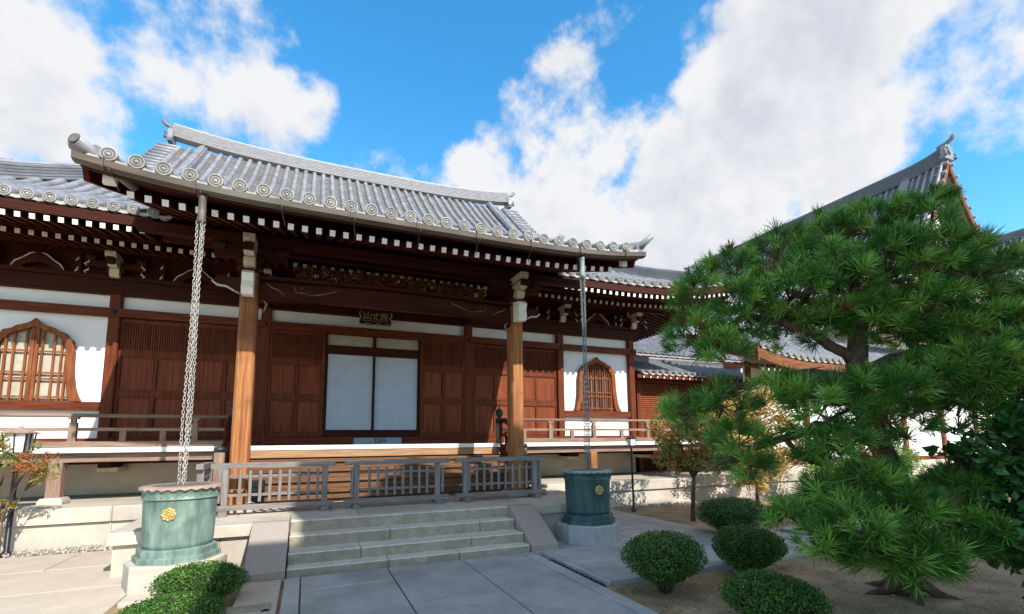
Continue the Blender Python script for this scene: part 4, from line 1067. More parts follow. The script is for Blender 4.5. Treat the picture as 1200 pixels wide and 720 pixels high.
# ================================================================== GARDEN LAMPS
t = thing('garden_lamp', (7.05, 9.43, 0), 'slim black post lamp with small box head right of the dark urn', 'lamp', 'post lamps by the hall')
W(MB().lathe([(.05, -.02), (.05, .03), (.024, .05), (.024, 1.42), (.03, 1.43), (.03, 1.47)], 12, c=(7.05, 9.43, -.03)), 'lamp_post', 'black', t)
mb = MB(); mb.lathe([(.03, 0), (.085, .02), (.085, .03)], 4, 0, c=(7.05, 9.43, 1.44), rot=PI/4, smooth=False); mb.lathe([(.13, .18), (.125, .20), (.02, .24)], 4, 0, c=(7.05, 9.43, 1.44), rot=PI/4, smooth=False)
for a in range(4): mb.bar((7.05+.10*math.cos(a*PI/2+PI/4), 9.43+.10*math.sin(a*PI/2+PI/4), 1.47), (7.05+.12*math.cos(a*PI/2+PI/4), 9.43+.12*math.sin(a*PI/2+PI/4), 1.62), .012, .012)
W(mb, 'lamp_head', 'black', t)
W(MB().lathe([(.08, .03), (.108, .18)], 4, c=(7.05, 9.43, 1.44), rot=PI/4, smooth=False), 'lamp_glass', 'glass', t)
lx, ly = -4.02, 9.70
t = thing('garden_lamp', (lx, ly, 0), 'black post lantern with flat pyramid roof at the left edge among nandina', 'lamp', 'post lamps by the hall')
W(MB().lathe([(.06, -.04), (.06, .03), (.035, .05), (.035, 1.40), (.07, 1.46)], 12, c=(lx, ly, 0)), 'lamp_post', 'black', t)
mb = MB(); mb.lathe([(.25, .0), (.26, .012), (.05, .08), (.02, .12)], 4, 0, c=(lx, ly, 1.78), rot=PI/4, smooth=False); W(mb, 'lamp_roof', 'lid', t)
mb = MB(); mb.lathe([(.17, 0), (.17, .02)], 4, 0, c=(lx, ly, 1.48), rot=PI/4, smooth=False)
for k in range(12):
    a = k % 3 - 1; sd = k//3; q = [(a*.12, -.125), (.125, a*.12), (a*.12, .125), (-.125, a*.12)][sd]
    mb.bar((lx+q[0]*.95, ly+q[1]*.95, 1.50), (lx+q[0]*1.15, ly+q[1]*1.15, 1.80), .014, .014)
W(mb, 'lamp_cage', 'black', t)
W(MB().lathe([(.15, .02), (.175, .31)], 4, c=(lx, ly, 1.48), rot=PI/4, smooth=False), 'lamp_glass', 'glass', t)

# ================================================================== RIGHT-HAND BUILDINGS
def simple_rows(mb, org, u, n, L, prof, pitch=.3, r=.07, d1=None, lift=None):
    k = int(L/pitch)
    roof_rows(mb, org, u, n, [pitch*(i+.5) for i in range(k)], (lambda U, d: hermite(prof, d) + (lift(U) if lift else 0)), lambda U: 0, d1 or (lambda U: prof[-1][0]), pitch=pitch, r=r, seg=.3)
# low corridor with slatted doors
t = thing('corridor_wing', (12, 12.5, 0), 'low tiled corridor with brown slatted doors joining the hall at its right corner', 'building')
mb = MB(); simple_rows(mb, (9.35, 11.95, 0), (1,0,0), (0,1,0), 5.1, [(0, 3.66), (.8, 3.95), (1.7, 4.3)], pitch=.26, r=.062)
W(mb, 'tiled_roof', ['tile', 'tile_edge', 'tile_pan'], t, fix=False)
mb = MB(); ridge(mb, [(9.3, 13.65, 4.3), (14.5, 13.65, 4.3)], .22, .13, 3, .06); W(mb, 'ridge', ['tile', 'tile_edge'], t)
mb = MB(); mb.box(9.3, 14.5, 11.98, 12.02, 3.5, 3.62)
for i in range(20): mb.bar((9.5+.26*i, 11.93, 3.53), (9.5+.26*i, 13.0, 3.90), .05, .06, capmi=1)
W(mb, 'rafter_row', ['wood_h', 'white'], t)
for i in range(19):
    o = bpy.data.objects.new('eave_end_tile', dme); C.objects.link(o); o.location = (9.35+.26*(i+.5), 11.93, 3.69); o.scale = (.7, .7, .7); adopt(o, t)
for x in (9.42, 9.72, 12.1, 14.4): W(MB().bev(x-.07, x+.07, 12.5, 12.64, .59, 3.55, c=.01), 'post', 'wood_v', t)
W(MB().box(9.3, 14.5, 12.66, 12.75, .59, 3.9), 'wall', 'wood_dark', t)
W(MB().box(9.5, 12.1, 12.45, 12.6, 3.42, 3.55), 'lintel', 'wood_h', t); W(MB().box(9.5, 14.4, 12.42, 12.6, 1.45, 1.6), 'floor_beam', 'wood_h', t)
for a, b in ((9.80, 10.90), (10.94, 12.03)):
    mb = MB(); mb.box(a, a+.05, 12.56, 12.62, 1.6, 3.42); mb.box(b-.05, b, 12.56, 12.62, 1.6, 3.42)
    k = 0; z = 1.64
    while z < 3.38: mb.prism([(12.565, z), (12.60, z+.035), (12.60, z+.05), (12.565, z+.018)], 'x', a+.05, b-.05); z += .066
    W(mb, 'louvred_door', 'louvre', t) if 0 else W(mb, 'louvred_door', 'wood_pil', t)
mb = MB(); x = 12.2
while x < 14.3: mb.box(x, x+.13, 12.63, 12.655, 1.6, 3.5); x += .15
W(mb, 'board_wall', 'wood_v', t)
# tiled roof seen between the hall eave and the corridor
t = thing('rear_wing', (14, 17, 0), 'tiled roof of a rear wing seen between the hall eave and the corridor roof', 'building')
mb = MB(); simple_rows(mb, (9.9, 14.6, 0), (1,0,0), (0,1,0), 7.5, [(0, 4.82), (1.5, 5.5), (3.4, 6.5)], pitch=.27, r=.065)
W(mb, 'tiled_roof', ['tile', 'tile_edge', 'tile_pan'], t, fix=False)
W(MB().box(9.9, 17.4, 14.62, 14.72, 4.55, 4.78), 'eave_board', 'wood_dark', t)
W(MB().box(10.0, 17.3, 15.1, 18.2, .59, 4.98), 'wall', 'plaster', t)
mb = MB(); ridge(mb, [(9.9, 18.0, 6.45), (17.4, 18.0, 6.45)], .3, .15, 4); W(mb, 'ridge', ['tile', 'tile_edge'], t)

# big gabled residence
t = thing('gabled_residence', (27.5, 18, 0), 'tall temple residence with long tiled roof and brown gable behind the pine', 'building')
XK = 27.5; YN, YF = 11.6, 26.6
PK = [(0, 5.85), (2.5, 7.35), (5, 9.7), (7, 12.35), (8.25, 14.55)]
mb = MB(); roof_rows(mb, (XK-8.25, 0, 0), (0,1,0), (1,0,0), [YN+.1+.3*i for i in range(49)], lambda U, d: hermite(PK, d) + .35*max(0, 1-(U-YN)/3)**2, lambda U: 0, lambda U: 8.25, pitch=.3, r=.075, seg=.3)
W(mb, 'tiled_roof', ['tile', 'tile_edge', 'tile_pan'], t, fix=False)
mb = MB(); mb.quadmesh([[(XK+8.25-d, y, hermite(PK, d)) for y in (YN, YF)] for d in np.linspace(0, 8.25, 9)], smooth=True); W(mb, 'far_slope', 'tile', t, fix=False)
mb = MB(); ridge(mb, [(XK, y, 14.35 + .25*max(0, 1-(y-YN)/1.8)**2 + .1*max(0, 1-(YF-y)/3)**2) for y in np.linspace(YN, YF, 24)], .8, .27, 9, .13)
W(mb, 'main_ridge', ['ridge_d', 'tile_dark'], t)
mb = MB(); oni(mb, 1.35); o = mb.build('ridge_end_ornament', ['tile', 'tile_edge']); o.location = (XK, YN-.05, 14.65); adopt(o, t)
mb = MB(); ridge(mb, [(XK-8.25+d, YN+1.6, hermite(PK, d)+.1) for d in np.linspace(2.7, 8.0, 10)], .4, .2, 4, .09); W(mb, 'descending_ridge', ['tile_edge', 'tile_edge'], t)
mb = MB()
for sx in (-1, 1):
    pts = [(XK+sx*(8.25-d), YN-.02, hermite(PK, d)+.20) for d in np.linspace(1.2, 8.2, 12)]
    mb.quadmesh([[Vector(p)+Vector((0, 0, 0)) for p in pts], [Vector(p)+Vector((0, .1, -.42)) for p in pts]], smooth=False, mi=0)
    mb.quadmesh([[Vector(p)+Vector((0, -.06, -.10)) for p in pts], [Vector(p)+Vector((0, -.06, -.50)) for p in pts]], smooth=False, mi=0)
W(mb, 'bargeboard', 'bough', t)
mb = MB()
for sx in (-1, 1):
    for k in range(25):
        d = 1.3+.28*k; z = hermite(PK, d)+.28
        mb.tube([(XK+sx*(8.25-d), YN-.16, z), (XK+sx*(8.25-d), YN+.35, z)], .085, 8)
W(mb, 'verge_tiles', 'tile', t)
W(MB().prism([(XK-6.7, 5.9), (XK, 14.1), (XK+6.7, 5.9)], 'y', YN+.5, YN+.6), 'gable_wall', 'plaster', t)
mb = MB()
for x in (-3.6, -1.8, 0, 1.8, 3.6): mb.box(XK+x-.1, XK+x+.1, YN+.44, YN+.5, 5.9, 13.7-abs(x)*1.25)
for z in (7.2, 9.2, 11.0): mb.box(XK-(13.8-z)*.75, XK+(13.8-z)*.75, YN+.43, YN+.5, z, z+.16)
W(mb, 'gable_timbers', 'bough', t)
W(MB().box(XK-6.6, XK+6.6, YN+.6, YF-.5, 0, 6.3), 'wall', 'plaster', t)
mb = MB(); simple_rows(mb, (XK-7.5, YN-1.3, 0), (1,0,0), (0,1,0), 15.0, [(0, 5.9), (.9, 6.3), (2.0, 7.0)], pitch=.3, r=.075)
W(mb, 'skirt_roof', ['tile', 'tile_edge', 'tile_pan'], t, fix=False)
# front wing with porch eave
t = thing('kitchen_wing', (18, 11, 0), 'white walled wing with brown posts and tiled lean-to eave behind the pine', 'building')
mb = MB(); simple_rows(mb, (11.9, 9.8, 0), (1,0,0), (0,1,0), 14.0, [(0, 3.98), (1.2, 4.5), (2.3, 5.25)], pitch=.29, r=.075, lift=lambda U: .35*max(0, 1-U/2.5)**2)
W(mb, 'tiled_roof', ['tile', 'tile_edge', 'tile_pan'], t, fix=False)
for i in range(48):
    o = bpy.data.objects.new('eave_end_tile', dme); C.objects.link(o); o.location = (11.9+.29*(i+.5), 9.77, 4.03+.35*max(0, 1-.29*(i+.5)/2.5)**2); adopt(o, t)
mb = MB(); sweep(mb, [(x, 9.86, 3.60+.35*max(0, 1-(x-11.9)/2.5)**2) for x in np.linspace(11.9, 25.9, 30)], [(-.03, 0), (.04, 0), (.04, .3), (-.03, .3)])
sweep(mb, [(11.92, y, 3.95+(y-9.8)*.35) for y in np.linspace(9.8, 12.6, 8)], [(-.03, -.1), (.04, -.1), (.04, .3), (-.03, .3)])
W(mb, 'fascia_board', 'bough', t)
mb = MB()
for i in range(60): mb.bar((12.2+.23*i, 9.92, 3.62), (12.2+.23*i, 10.9, 3.95), .06, .07, capmi=1)
W(mb, 'rafter_row', ['bough', 'white'], t)
mb = MB(); mb.box(12.6, 25.5, 10.9, 11.0, .75, 4.3); W(mb, 'wall', 'plaster', t)
W(MB().box(12.5, 25.6, 10.8, 11.1, -.05, .75), 'foundation', 'stone', t)
for x in (12.65, 15.2, 17.9, 20.5, 23.0, 25.4): W(MB().bev(x-.09, x+.09, 10.8, 10.9, .1, 4.0, c=.01), 'post', 'bough' if x > 16 else 'wood_v', t)
mb = MB(); mb.box(12.6, 25.5, 10.85, 10.9, 2.9, 3.05); mb.box(12.6, 25.5, 10.84, 10.9, .75, .9); W(mb, 'wall_rail', 'wood_h', t)
W(MB().box(18.4, 19.6, 10.86, 10.9, 1.3, 2.6), 'lattice_window', 'wood_dark', t)
# far right roof and far left roof
def far_roof(name, x0, x1, y, ze, zr, dep, lab, d_u=(1,0,0)):
    t = thing(name, ((x0+x1)/2, y+dep, 0), lab, 'building')
    mb = MB(); simple_rows(mb, (x0, y, 0), (1,0,0), (0,1,0), x1-x0, [(0, ze), (dep*.5, ze+(zr-ze)*.42), (dep, zr)], pitch=.3, r=.075)
    W(mb, 'tiled_roof', ['tile', 'tile_edge', 'tile_pan'], t, fix=False)
    mb = MB(); mb.quadmesh([[(x, y+dep*2, ze) for x in (x0, x1)], [(x, y+dep, zr) for x in (x0, x1)]], smooth=False); W(mb, 'far_slope', 'tile', t, fix=False)
    mb = MB(); ridge(mb, [(x, y+dep, zr) for x in np.linspace(x0, x1, 10)], .5, .2, 6, .1); W(mb, 'ridge', ['tile', 'tile_dark'], t)
    W(MB().box(x0+.8, x1-.8, y+1, y+dep*2-1, 0, ze+.3), 'wall', 'plaster', t)
t = thing('east_hall', (42, 15, 0), 'tiled roof of a further hall at the right edge above the pine', 'building')
mb = MB(); roof_rows(mb, (37, 0, 0), (0,1,0), (1,0,0), [11+.3*i for i in range(32)], lambda U, d: hermite([(0, 10.3), (2.6, 11.9), (5, 14.4)], d), lambda U: 0, lambda U: 5, pitch=.3, r=.08, seg=.3); W(mb, 'tiled_roof', ['tile', 'tile_edge', 'tile_pan'], t, fix=False)
mb = MB(); ridge(mb, [(42, y, 14.3) for y in np.linspace(10.5, 20.7, 8)], .6, .2, 6, .1); W(mb, 'ridge', ['tile', 'tile_dark'], t)
W(MB().box(38, 46, 11.5, 20, 0, 10.6), 'wall', 'plaster', t)
far_roof('west_hall', -20, -8.4, 15.0, 6.6, 9.6, 3.2, 'sliver of a tiled roof behind the hall at the left edge')

# ================================================================== VEGETATION
def leafcloud(mb, pts, size, rng, mi=0, up=.3, aspect=.5, fold=True):
    for p in pts:
        s = size*rng.uniform(.65, 1.25)
        d = Vector((rng.gauss(0, 1), rng.gauss(0, 1), rng.gauss(0, 1)*.7+up)).normalized()
        e = d.cross(Vector((rng.gauss(0, 1), rng.gauss(0, 1), rng.gauss(0, 1)))).normalized()
        nn_ = d.cross(e)
        b = len(mb.v)
        a0 = p - d*s*.5; a1 = p + d*s*.5
        mb.v.extend([tuple(a0), tuple(p + e*s*aspect*.5 + nn_*s*.08), tuple(a1), tuple(p - e*s*aspect*.5 + nn_*s*.08)])
        mb.f.append((b, b+1, b+2, b+3)); mb.m.append(mi); mb.sm.append(False)
def vrand(rng):
    v = Vector((rng.gauss(0,1), rng.gauss(0,1), rng.gauss(0,1)))
    return v.normalized()
def bush(x, y, rx, h, label, seed, z0=-.05, n=8500, ry=None, leaf=.028, flat=.55):
    ry = ry or rx; rng = random.Random(seed)
    t = thing('clipped_shrub', (x, y, z0), label, 'shrub', 'round clipped shrubs')
    bumps = [(vrand(rng), rng.uniform(-.17, .14)) for _ in range(14)]
    def R(d):
        k = 1+sum(a*max(0, d.dot(v))**3 for v, a in bumps)
        # inverted-cone shape: widest above the middle
        zz = d.z; wscale = 1.0 if zz > 0 else 1-.50*(-zz)**1.3
        return Vector((d.x*rx*k*wscale, d.y*ry*k*wscale, (.56*h + (d.z*h*.44 if zz > 0 else d.z*h*.48)*k)))
    core = MB(); rings = []
    for i in range(9):
        ph = -PI/2+PI*i/8; rings.append([Vector((x, y, z0)) + Vector((R(Vector((math.cos(ph)*math.cos(a), math.cos(ph)*math.sin(a), math.sin(ph)))).x*.80, R(Vector((math.cos(ph)*math.cos(a), math.cos(ph)*math.sin(a), math.sin(ph)))).y*.80, .56*h+(R(Vector((math.cos(ph)*math.cos(a), math.cos(ph)*math.sin(a), math.sin(ph)))).z-.56*h)*.82)) for a in [2*PI*k/14 for k in range(14)]])
    mb = MB(); mb.quadmesh(rings, close=True, mi=1, smooth=True)
    P = []
    for k in range(n):
        d = vrand(rng)
        d = Vector((math.copysign(abs(d.x)**.85, d.x), math.copysign(abs(d.y)**.85, d.y), math.copysign(abs(d.z)**(.75 if d.z > 0 else 1), d.z))).normalized()
        P.append(Vector((x, y, z0)) + R(d)*1.0 if rng.random() < .0 else Vector((x, y, z0)) + Vector((R(d).x*(q := rng.uniform(.82, 1.03) if rng.random() > .04 else rng.uniform(1.02, 1.10)), R(d).y*q, .56*h+(R(d).z-.56*h)*q)))
    leafcloud(mb, P, leaf, rng, 0, up=.5, aspect=.6)
    W(mb, 'foliage', ['boxleaf', 'core'], t, fix=False)
    mb = MB()
    for k in range(7):
        a = k*.9; mb.tube([(x+.03*math.cos(a), y+.03*math.sin(a), z0-.03), (x+.12*math.cos(a), y+.12*math.sin(a), z0+.15*h+.05), (x+.6*rx*math.cos(a), y+.6*ry*math.sin(a), z0+.45*h)], [.018, .012, .006], 5)
    W(mb, 'stem', 'bark', t)
bush(3.68, 4.42, .44, .62, 'clipped round shrub beside the path corner, nearest the dark urn', 1)
bush(6.85, 6.45, .60, .62, 'clipped wide shrub beyond the side path, farthest of the row', 2, n=9000)
bush(5.12, 4.55, .43, .55, 'clipped shrub under the pine between the far and the near one', 3)
bush(3.72, 3.10, .42, .50, 'clipped shrub cut by the bottom edge in the sandy bed', 4, leaf=.025, n=10500)
bush(-.93, 5.98, .43, .43, 'clipped low shrub in front of the pale green urn', 5, n=9500, ry=.38, leaf=.024)
bush(-1.0, 5.0, .47, .40, 'clipped low shrub at the bottom edge left of the path', 6, n=9500, ry=.38, leaf=.022)

# curb, drain pipe by the left of the path
t = thing('stone_curb', (-.6, 5.1, 0), 'short grey stone curb with a drain pipe end beside the path', 'curb')
W(MB().bev(-1.0, -.26, 5.45, 5.60, -.1, .02, c=.01), 'curb_stone', 'stone_step', t)
mb = MB(); mb.tube([(-.30, 5.62, -.03), (-.30, 5.4, -.03)], .05, 14, 0, cap=False); mb.tube([(-.30, 5.62, -.03), (-.30, 5.41, -.03)], .038, 14, 1, cap=True)
W(mb, 'pipe_end', ['tile', 'black'], t)
t = thing('drain_channel', (3.2, 5.4, 0), 'narrow dark drain slot between the two paths', 'drain')
mb = MB(); mb.box(3.10, 3.20, 4.84, 6.2, -.09, -.04)
for k in range(12): mb.box(3.11, 3.19, 4.9+.11*k, 4.93+.11*k, -.04, -.03)
W(mb, 'drain_grate', 'black', t)

# ---- small trees
def small_tree(name, x, y, h, blobs, m, label, cat, seed, n=2600, leaf=.07, trunk_r=.05, z0=-.05, lean=(0,0), aspect=.45):
    rng = random.Random(seed); t = thing(name, (x, y, z0), label, cat)
    mb = MB(); top = Vector((x+lean[0], y+lean[1], h*.55))
    mb.tube([(x, y, z0-.05), (x+lean[0]*.3, y+lean[1]*.3, h*.2), tuple(top)], [trunk_r, trunk_r*.8, trunk_r*.5], 8)
    for bx, by, bz, br in blobs:
        mid = (top + Vector((bx, by, bz)))/2 + Vector((0, 0, -.08))
        mb.tube([(x+lean[0]*.5, y+lean[1]*.5, h*.35), tuple(mid), (bx, by, bz)], [trunk_r*.5, trunk_r*.3, .008], 6)
        for q in range(5):
            d = vrand(rng); mb.tube([tuple(mid), tuple(Vector((bx, by, bz)) + d*br*.8)], [.012, .004], 4)
    W(mb, 'trunk', 'bark', t)
    mb = MB(); P = []
    tot = sum(b[3]**2 for b in blobs)
    for bx, by, bz, br in blobs:
        sub = [Vector((bx, by, bz)) + vrand(rng)*br*rng.uniform(.3, 1) for _ in range(12)]
        for k in range(int(n*br*br/tot)):
            c = rng.choice(sub); P.append(c + vrand(rng)*br*.38*rng.random()**.5)
    leafcloud(mb, P, leaf, rng, 0, up=-.3, aspect=aspect)
    W(mb, 'crown', m, t, fix=False)
small_tree('dogwood_tree', 7.36, 7.89, 2.3, [(6.95, 8.0, 1.7, .42), (7.35, 7.9, 1.95, .45), (7.75, 7.7, 1.5, .5), (7.1, 8.1, 1.2, .42), (8.0, 8.0, 1.95, .45), (6.75, 7.9, 1.35, .32), (7.6, 7.9, 1.1, .4), (8.3, 8.0, 1.3, .4)], 'yleaf', 'small dogwood tree with green and yellow leaves behind the far clipped shrub', 'tree', 31, n=5200, leaf=.09, lean=(.15, 0))
small_tree('maple_tree', 10.3, 8.8, 2.9, [(9.7, 8.8, 1.6, .65), (10.5, 8.9, 2.0, .75), (10.2, 8.6, 1.1, .6), (10.9, 8.6, 1.5, .65), (10.4, 8.8, 2.5, .6), (9.8, 9.0, 2.3, .55), (11.0, 8.8, .9, .5), (10.0, 8.7, .7, .4)], 'yleaf2', 'small tree of golden yellow leaves glowing in front of the white wall', 'tree', 32, n=13000, leaf=.095)
# low plants and hedge at the right rear
t = thing('clipped_hedge', (14.2, 7.2, 0), 'bright green low clipped hedge in the sun behind the pine', 'hedge')
rng = random.Random(8); mb = MB(); P = []
mb.box(11.7, 19.0, 7.1, 7.9, -.05, .55, 1)
for k in range(15000):
    x = rng.uniform(11.6, 19.1); f = rng.random()
    P.append(Vector((x, rng.uniform(7.0, 8.0), .60+.05*math.sin(x*2)+rng.uniform(-.05, .03))) if f < .5 else Vector((x, 7.03+rng.uniform(-.06, .04), rng.uniform(-.05, .6))))
leafcloud(mb, P, .06, rng, 0, up=.5); W(mb, 'foliage', ['hedge', 'core'], t, fix=False)
for (sx_, sy_, sh, lab, sd_) in ((10.0, 6.6, .9, 'leafy green perennial clump behind the pine trunk, left of the hedge', 51), (12.6, 8.6, 1.9, 'tall light green shrub behind the hedge', 52), (15.8, 8.9, 1.7, 'broad light green shrub behind the hedge near the right edge', 53)):
    small_tree('garden_shrub', sx_, sy_, sh, [(sx_-.4, sy_, sh*.5, .5), (sx_+.35, sy_, sh*.6, .6), (sx_, sy_-.1, sh*.85, .55), (sx_+.9, sy_+.1, sh*.45, .5), (sx_+.3, sy_-.2, sh*.3, .5), (sx_-.6, sy_-.1, sh*.3, .35)], 'hedge', lab, 'shrub', sd_, n=5200, leaf=.09, trunk_r=.025, aspect=.35)
# nandina
small_tree('nandina_shrub', -4.0, 9.45, 1.4, [(-4.1, 9.4, 1.45, .28), (-3.75, 9.35, 1.38, .26), (-4.4, 9.4, 1.35, .30), (-3.55, 9.4, 1.28, .20), (-4.0, 9.45, .78, .14), (-4.25, 9.4, 1.6, .18)], 'nandina', 'nandina shrub with red and yellow-green leaves around the left lantern', 'shrub', 61, n=1900, leaf=.075, trunk_r=.022, aspect=.3)
# broadleaf shrub at the right edge
small_tree('camellia_shrub', 5.85, 2.15, 2.2, [(5.25, 2.2, 1.45, .26), (5.30, 2.0, 1.25, .28), (5.2, 1.98, 1.0, .26), (5.15, 2.1, .78, .24), (5.5, 2.5, 1.38, .24), (5.15, 1.9, .76, .20), (5.35, 2.0, 1.72, .26), (5.9, 2.2, 1.5, .3), (5.8, 2.1, 1.0, .3), (5.9, 2.2, .5, .25)], 'bigleaf', 'dark glossy broadleaf shrub at the right edge beside the pine', 'shrub', 71, n=2600, leaf=.10, trunk_r=.03, aspect=.65)

# ---- the pine
PADS = [(3.66, 3.72, 3.1, 0.25, 0.27), (3.58, 3.7, 2.63, 0.25, 0.26), (4.49, 3.97, 3.52, 0.32, 0.32), (4.05, 3.47, 2.89, 0.33, 0.33), (3.65, 3.37, 2.43, 0.22, 0.18), (5.0, 3.72, 3.71, 0.39, 0.34), (4.42, 3.18, 3.03, 0.36, 0.34), (5.48, 3.5, 3.85, 0.39, 0.34), (4.85, 2.99, 3.11, 0.36, 0.36), (5.91, 3.19, 4.0, 0.38, 0.31), (5.16, 2.73, 3.24, 0.36, 0.35), (6.2, 2.95, 3.92, 0.36, 0.30), (5.46, 2.48, 3.32, 0.35, 0.36), (6.5, 2.75, 3.55, 0.28, 0.30), (5.88, 2.33, 3.11, 0.35, 0.34), (6.8, 2.5, 3.25, 0.28, 0.28), (5.96, 2.14, 2.66, 0.31, 0.33), (5.7, 2.36, 2.64, 0.31, 0.29), (5.29, 2.52, 2.77, 0.33, 0.27), (5.1, 2.82, 2.78, 0.31, 0.25), (4.9, 3.23, 2.78, 0.33, 0.23), (4.81, 3.6, 2.8, 0.3, 0.23), (6.35, 2.85, 4.2, 0.16, 0.14), (3.52, 3.84, 1.84, 0.22, 0.19), (3.77, 3.61, 1.91, 0.29, 0.26), (3.78, 3.43, 1.56, 0.25, 0.21), (4.16, 3.21, 2.02, 0.28, 0.23), (4.21, 2.88, 1.85, 0.33, 0.27), (4.66, 2.78, 2.01, 0.29, 0.23), (4.3, 2.78, 1.51, 0.25, 0.18), (4.84, 2.6, 2.0, 0.25, 0.23), (5.08, 2.48, 2.15, 0.26, 0.21), (5.26, 2.28, 2.21, 0.31, 0.21), (5.47, 2.09, 2.15, 0.25, 0.23), (4.04, 3.09, 0.86, 0.23, 0.17), (4.25, 2.87, 1.03, 0.27, 0.21), (4.44, 2.65, 1.19, 0.26, 0.2), (4.49, 2.44, 1.0, 0.25, 0.24), (4.07, 2.53, 0.88, 0.26, 0.2), (3.89, 2.73, 0.73, 0.19, 0.14), (4.39, 2.3, 0.74, 0.22, 0.17), (4.18, 2.39, 0.71, 0.2, 0.17), (5.0, 2.35, 0.91, 0.24, 0.2), (5.13, 2.2, 0.79, 0.21, 0.18), (3.75, 3.26, 1.34, 0.15, 0.12), (4.27, 3.03, 1.4, 0.13, 0.09), (4.38, 2.54, 0.59, 0.22, 0.14), (4.4, 2.32, 0.59, 0.22, 0.14), (4.15, 2.63, 0.66, 0.2, 0.14), (5.31, 2.4, 1.13, 0.26, 0.2), (4.68, 2.8, 1.82, 0.2, 0.14),      (4.82, 2.23, 0.68, 0.2, 0.14), (5.22, 2.68, 2.61, 0.28, 0.15), (5.48, 2.47, 2.53, 0.28, 0.16), (5.68, 2.29, 2.45, 0.28, 0.18), (5.7, 2.08, 2.31, 0.25, 0.2), (5.0, 2.7, 1.75, .28, .22), (5.3, 2.6, 1.0, .26, .22), (5.5, 2.95, 2.9, .3, .28), (5.35, 3.2, 3.35, .34, .32), (6.2, 2.6, 3.1, .32, .3), (5.33, 2.4, 1.86, .26, .2), (5.51, 2.21, 1.94, .28, .2), (5.48, 2.04, 1.68, .26, .2), (5.6, 2.06, 2.05, .28, .22), (4.55, 3.5, 3.2, .34, .3), (5.0, 3.3, 3.4, .34, .3)]
pine = thing('pine_tree', (6.0, 3.36, -.05), 'large trained black pine with layered needle pads filling the right of the garden', 'tree')
rng = random.Random(99)
mb = MB()
TR = [(6.02, 3.38, -.1), (5.98, 3.28, .25), (5.92, 3.21, .55), (5.80, 3.16, .9), (5.61, 3.13, 1.27), (5.42, 3.13, 1.6), (5.26, 3.13, 1.98), (5.18, 3.12, 2.32), (5.22, 3.08, 2.77), (5.45, 3.0, 3.1), (5.77, 2.9, 3.5)]
mb.tube([(a+rng.uniform(-.02, .02), b, c) for a, b, c in TR], [.16, .14, .13, .125, .12, .115, .11, .10, .085, .065, .04], 12)
for a in (0.3, 1.6, 2.7, 3.9, 5.2): mb.tube([(6.0, 3.3, .12), (6.0+.25*math.cos(a), 3.3+.25*math.sin(a), -.03), (6.0+.5*math.cos(a), 3.3+.45*math.sin(a), -.08)], [.09, .045, .02], 7)
W(mb, 'trunk', 'bark', pine)
def limb(pts, r0, r1):
    # densify with jitter
    P = [Vector(p) for p in pts]; Q = []
    for a, b in zip(P, P[1:]):
        for k in range(4): Q.append(a.lerp(b, k/4) + Vector((rng.uniform(-1, 1), rng.uniform(-1, 1), rng.uniform(-1, 1)))*.025)
    Q.append(P[-1]); n_ = len(Q)
    mb = MB(); mb.tube(Q, [r0+(r1-r0)*k/(n_-1) for k in range(n_)], 8)
    return mb
LIMBS = [([(5.20, 3.13, 2.2), (4.54, 3.35, 2.24), (3.98, 3.49, 2.14), (3.64, 3.55, 1.97)], .07, .02),
 ([(5.18, 3.07, 2.27), (5.5, 2.69, 2.45), (5.66, 2.32, 2.27), (5.8, 2.1, 2.2)], .075, .02),
 ([(5.46, 3.10, 1.54), (4.51, 3.1, 1.71), (3.83, 3.31, 1.48), (3.4, 3.45, 1.3)], .055, .015),
 ([(5.18, 3.12, 2.35), (4.7, 3.25, 2.7), (4.2, 3.5, 2.85), (3.7, 3.65, 2.7)], .06, .018),
 ([(5.2, 3.1, 2.7), (4.9, 3.4, 3.1), (4.7, 3.7, 3.4)], .05, .018), ([(5.3, 3.05, 2.9), (5.2, 2.8, 3.1), (5.5, 2.5, 3.2)], .045, .015),
 ([(5.6, 2.95, 3.3), (6.2, 2.8, 3.6), (6.7, 2.6, 3.5)], .045, .015), ([(5.9, 3.2, .6), (5.3, 2.8, .85), (4.7, 2.5, .9), (4.2, 2.45, .75)], .06, .015),
 ([(5.75, 3.15, 1.0), (5.0, 2.9, 1.15), (4.4, 2.8, 1.0), (4.0, 2.9, .85)], .05, .015), ([(5.9, 3.2, .5), (5.6, 2.7, .75), (5.1, 2.3, .8)], .045, .015)]
anchors = []
for pts, r0, r1 in LIMBS:
    W(limb(pts, r0, r1), 'limb', 'bark', pine); 
    for p in pts: anchors.append(Vector(p))
    for a, b in zip(pts, pts[1:]): anchors.append((Vector(a)+Vector(b))/2)
anchors += [Vector(p) for p in TR[6:]]
tw = MB(); tufts = []
for (x, y, z, rh, rv) in PADS:
    rh *= 1.02; rv *= .98
    c = Vector((x, y, z)); a = min(anchors, key=lambda q: (q-c).length)
    mid = (a+c)/2 + Vector((rng.uniform(-.06, .06), rng.uniform(-.06, .06), -.05))
    tw.tube([tuple(a), tuple(mid), tuple(c - Vector((0, 0, rv*.4)))], [.028, .02, .012], 6)
    n_ = int(31 * (rh/.3)**1.4)
    for k in range(n_):
        d = vrand(rng)
        if d.z < -.25 and rng.random() < .6: d.z = -d.z
        q = rng.uniform(.35, 1)**.5
        p = c + Vector((d.x*rh*q, d.y*rh*q*1.05, d.z*rv*q))
        ax = (Vector((d.x*.9, d.y*.9, d.z*.5+.55)) + vrand(rng)*.3).normalized()
        tufts.append((p, ax, q))
        if rng.random() < .45: tw.tube([tuple(mid.lerp(c, .7)), tuple(p - ax*.05)], [.009, .005], 4)
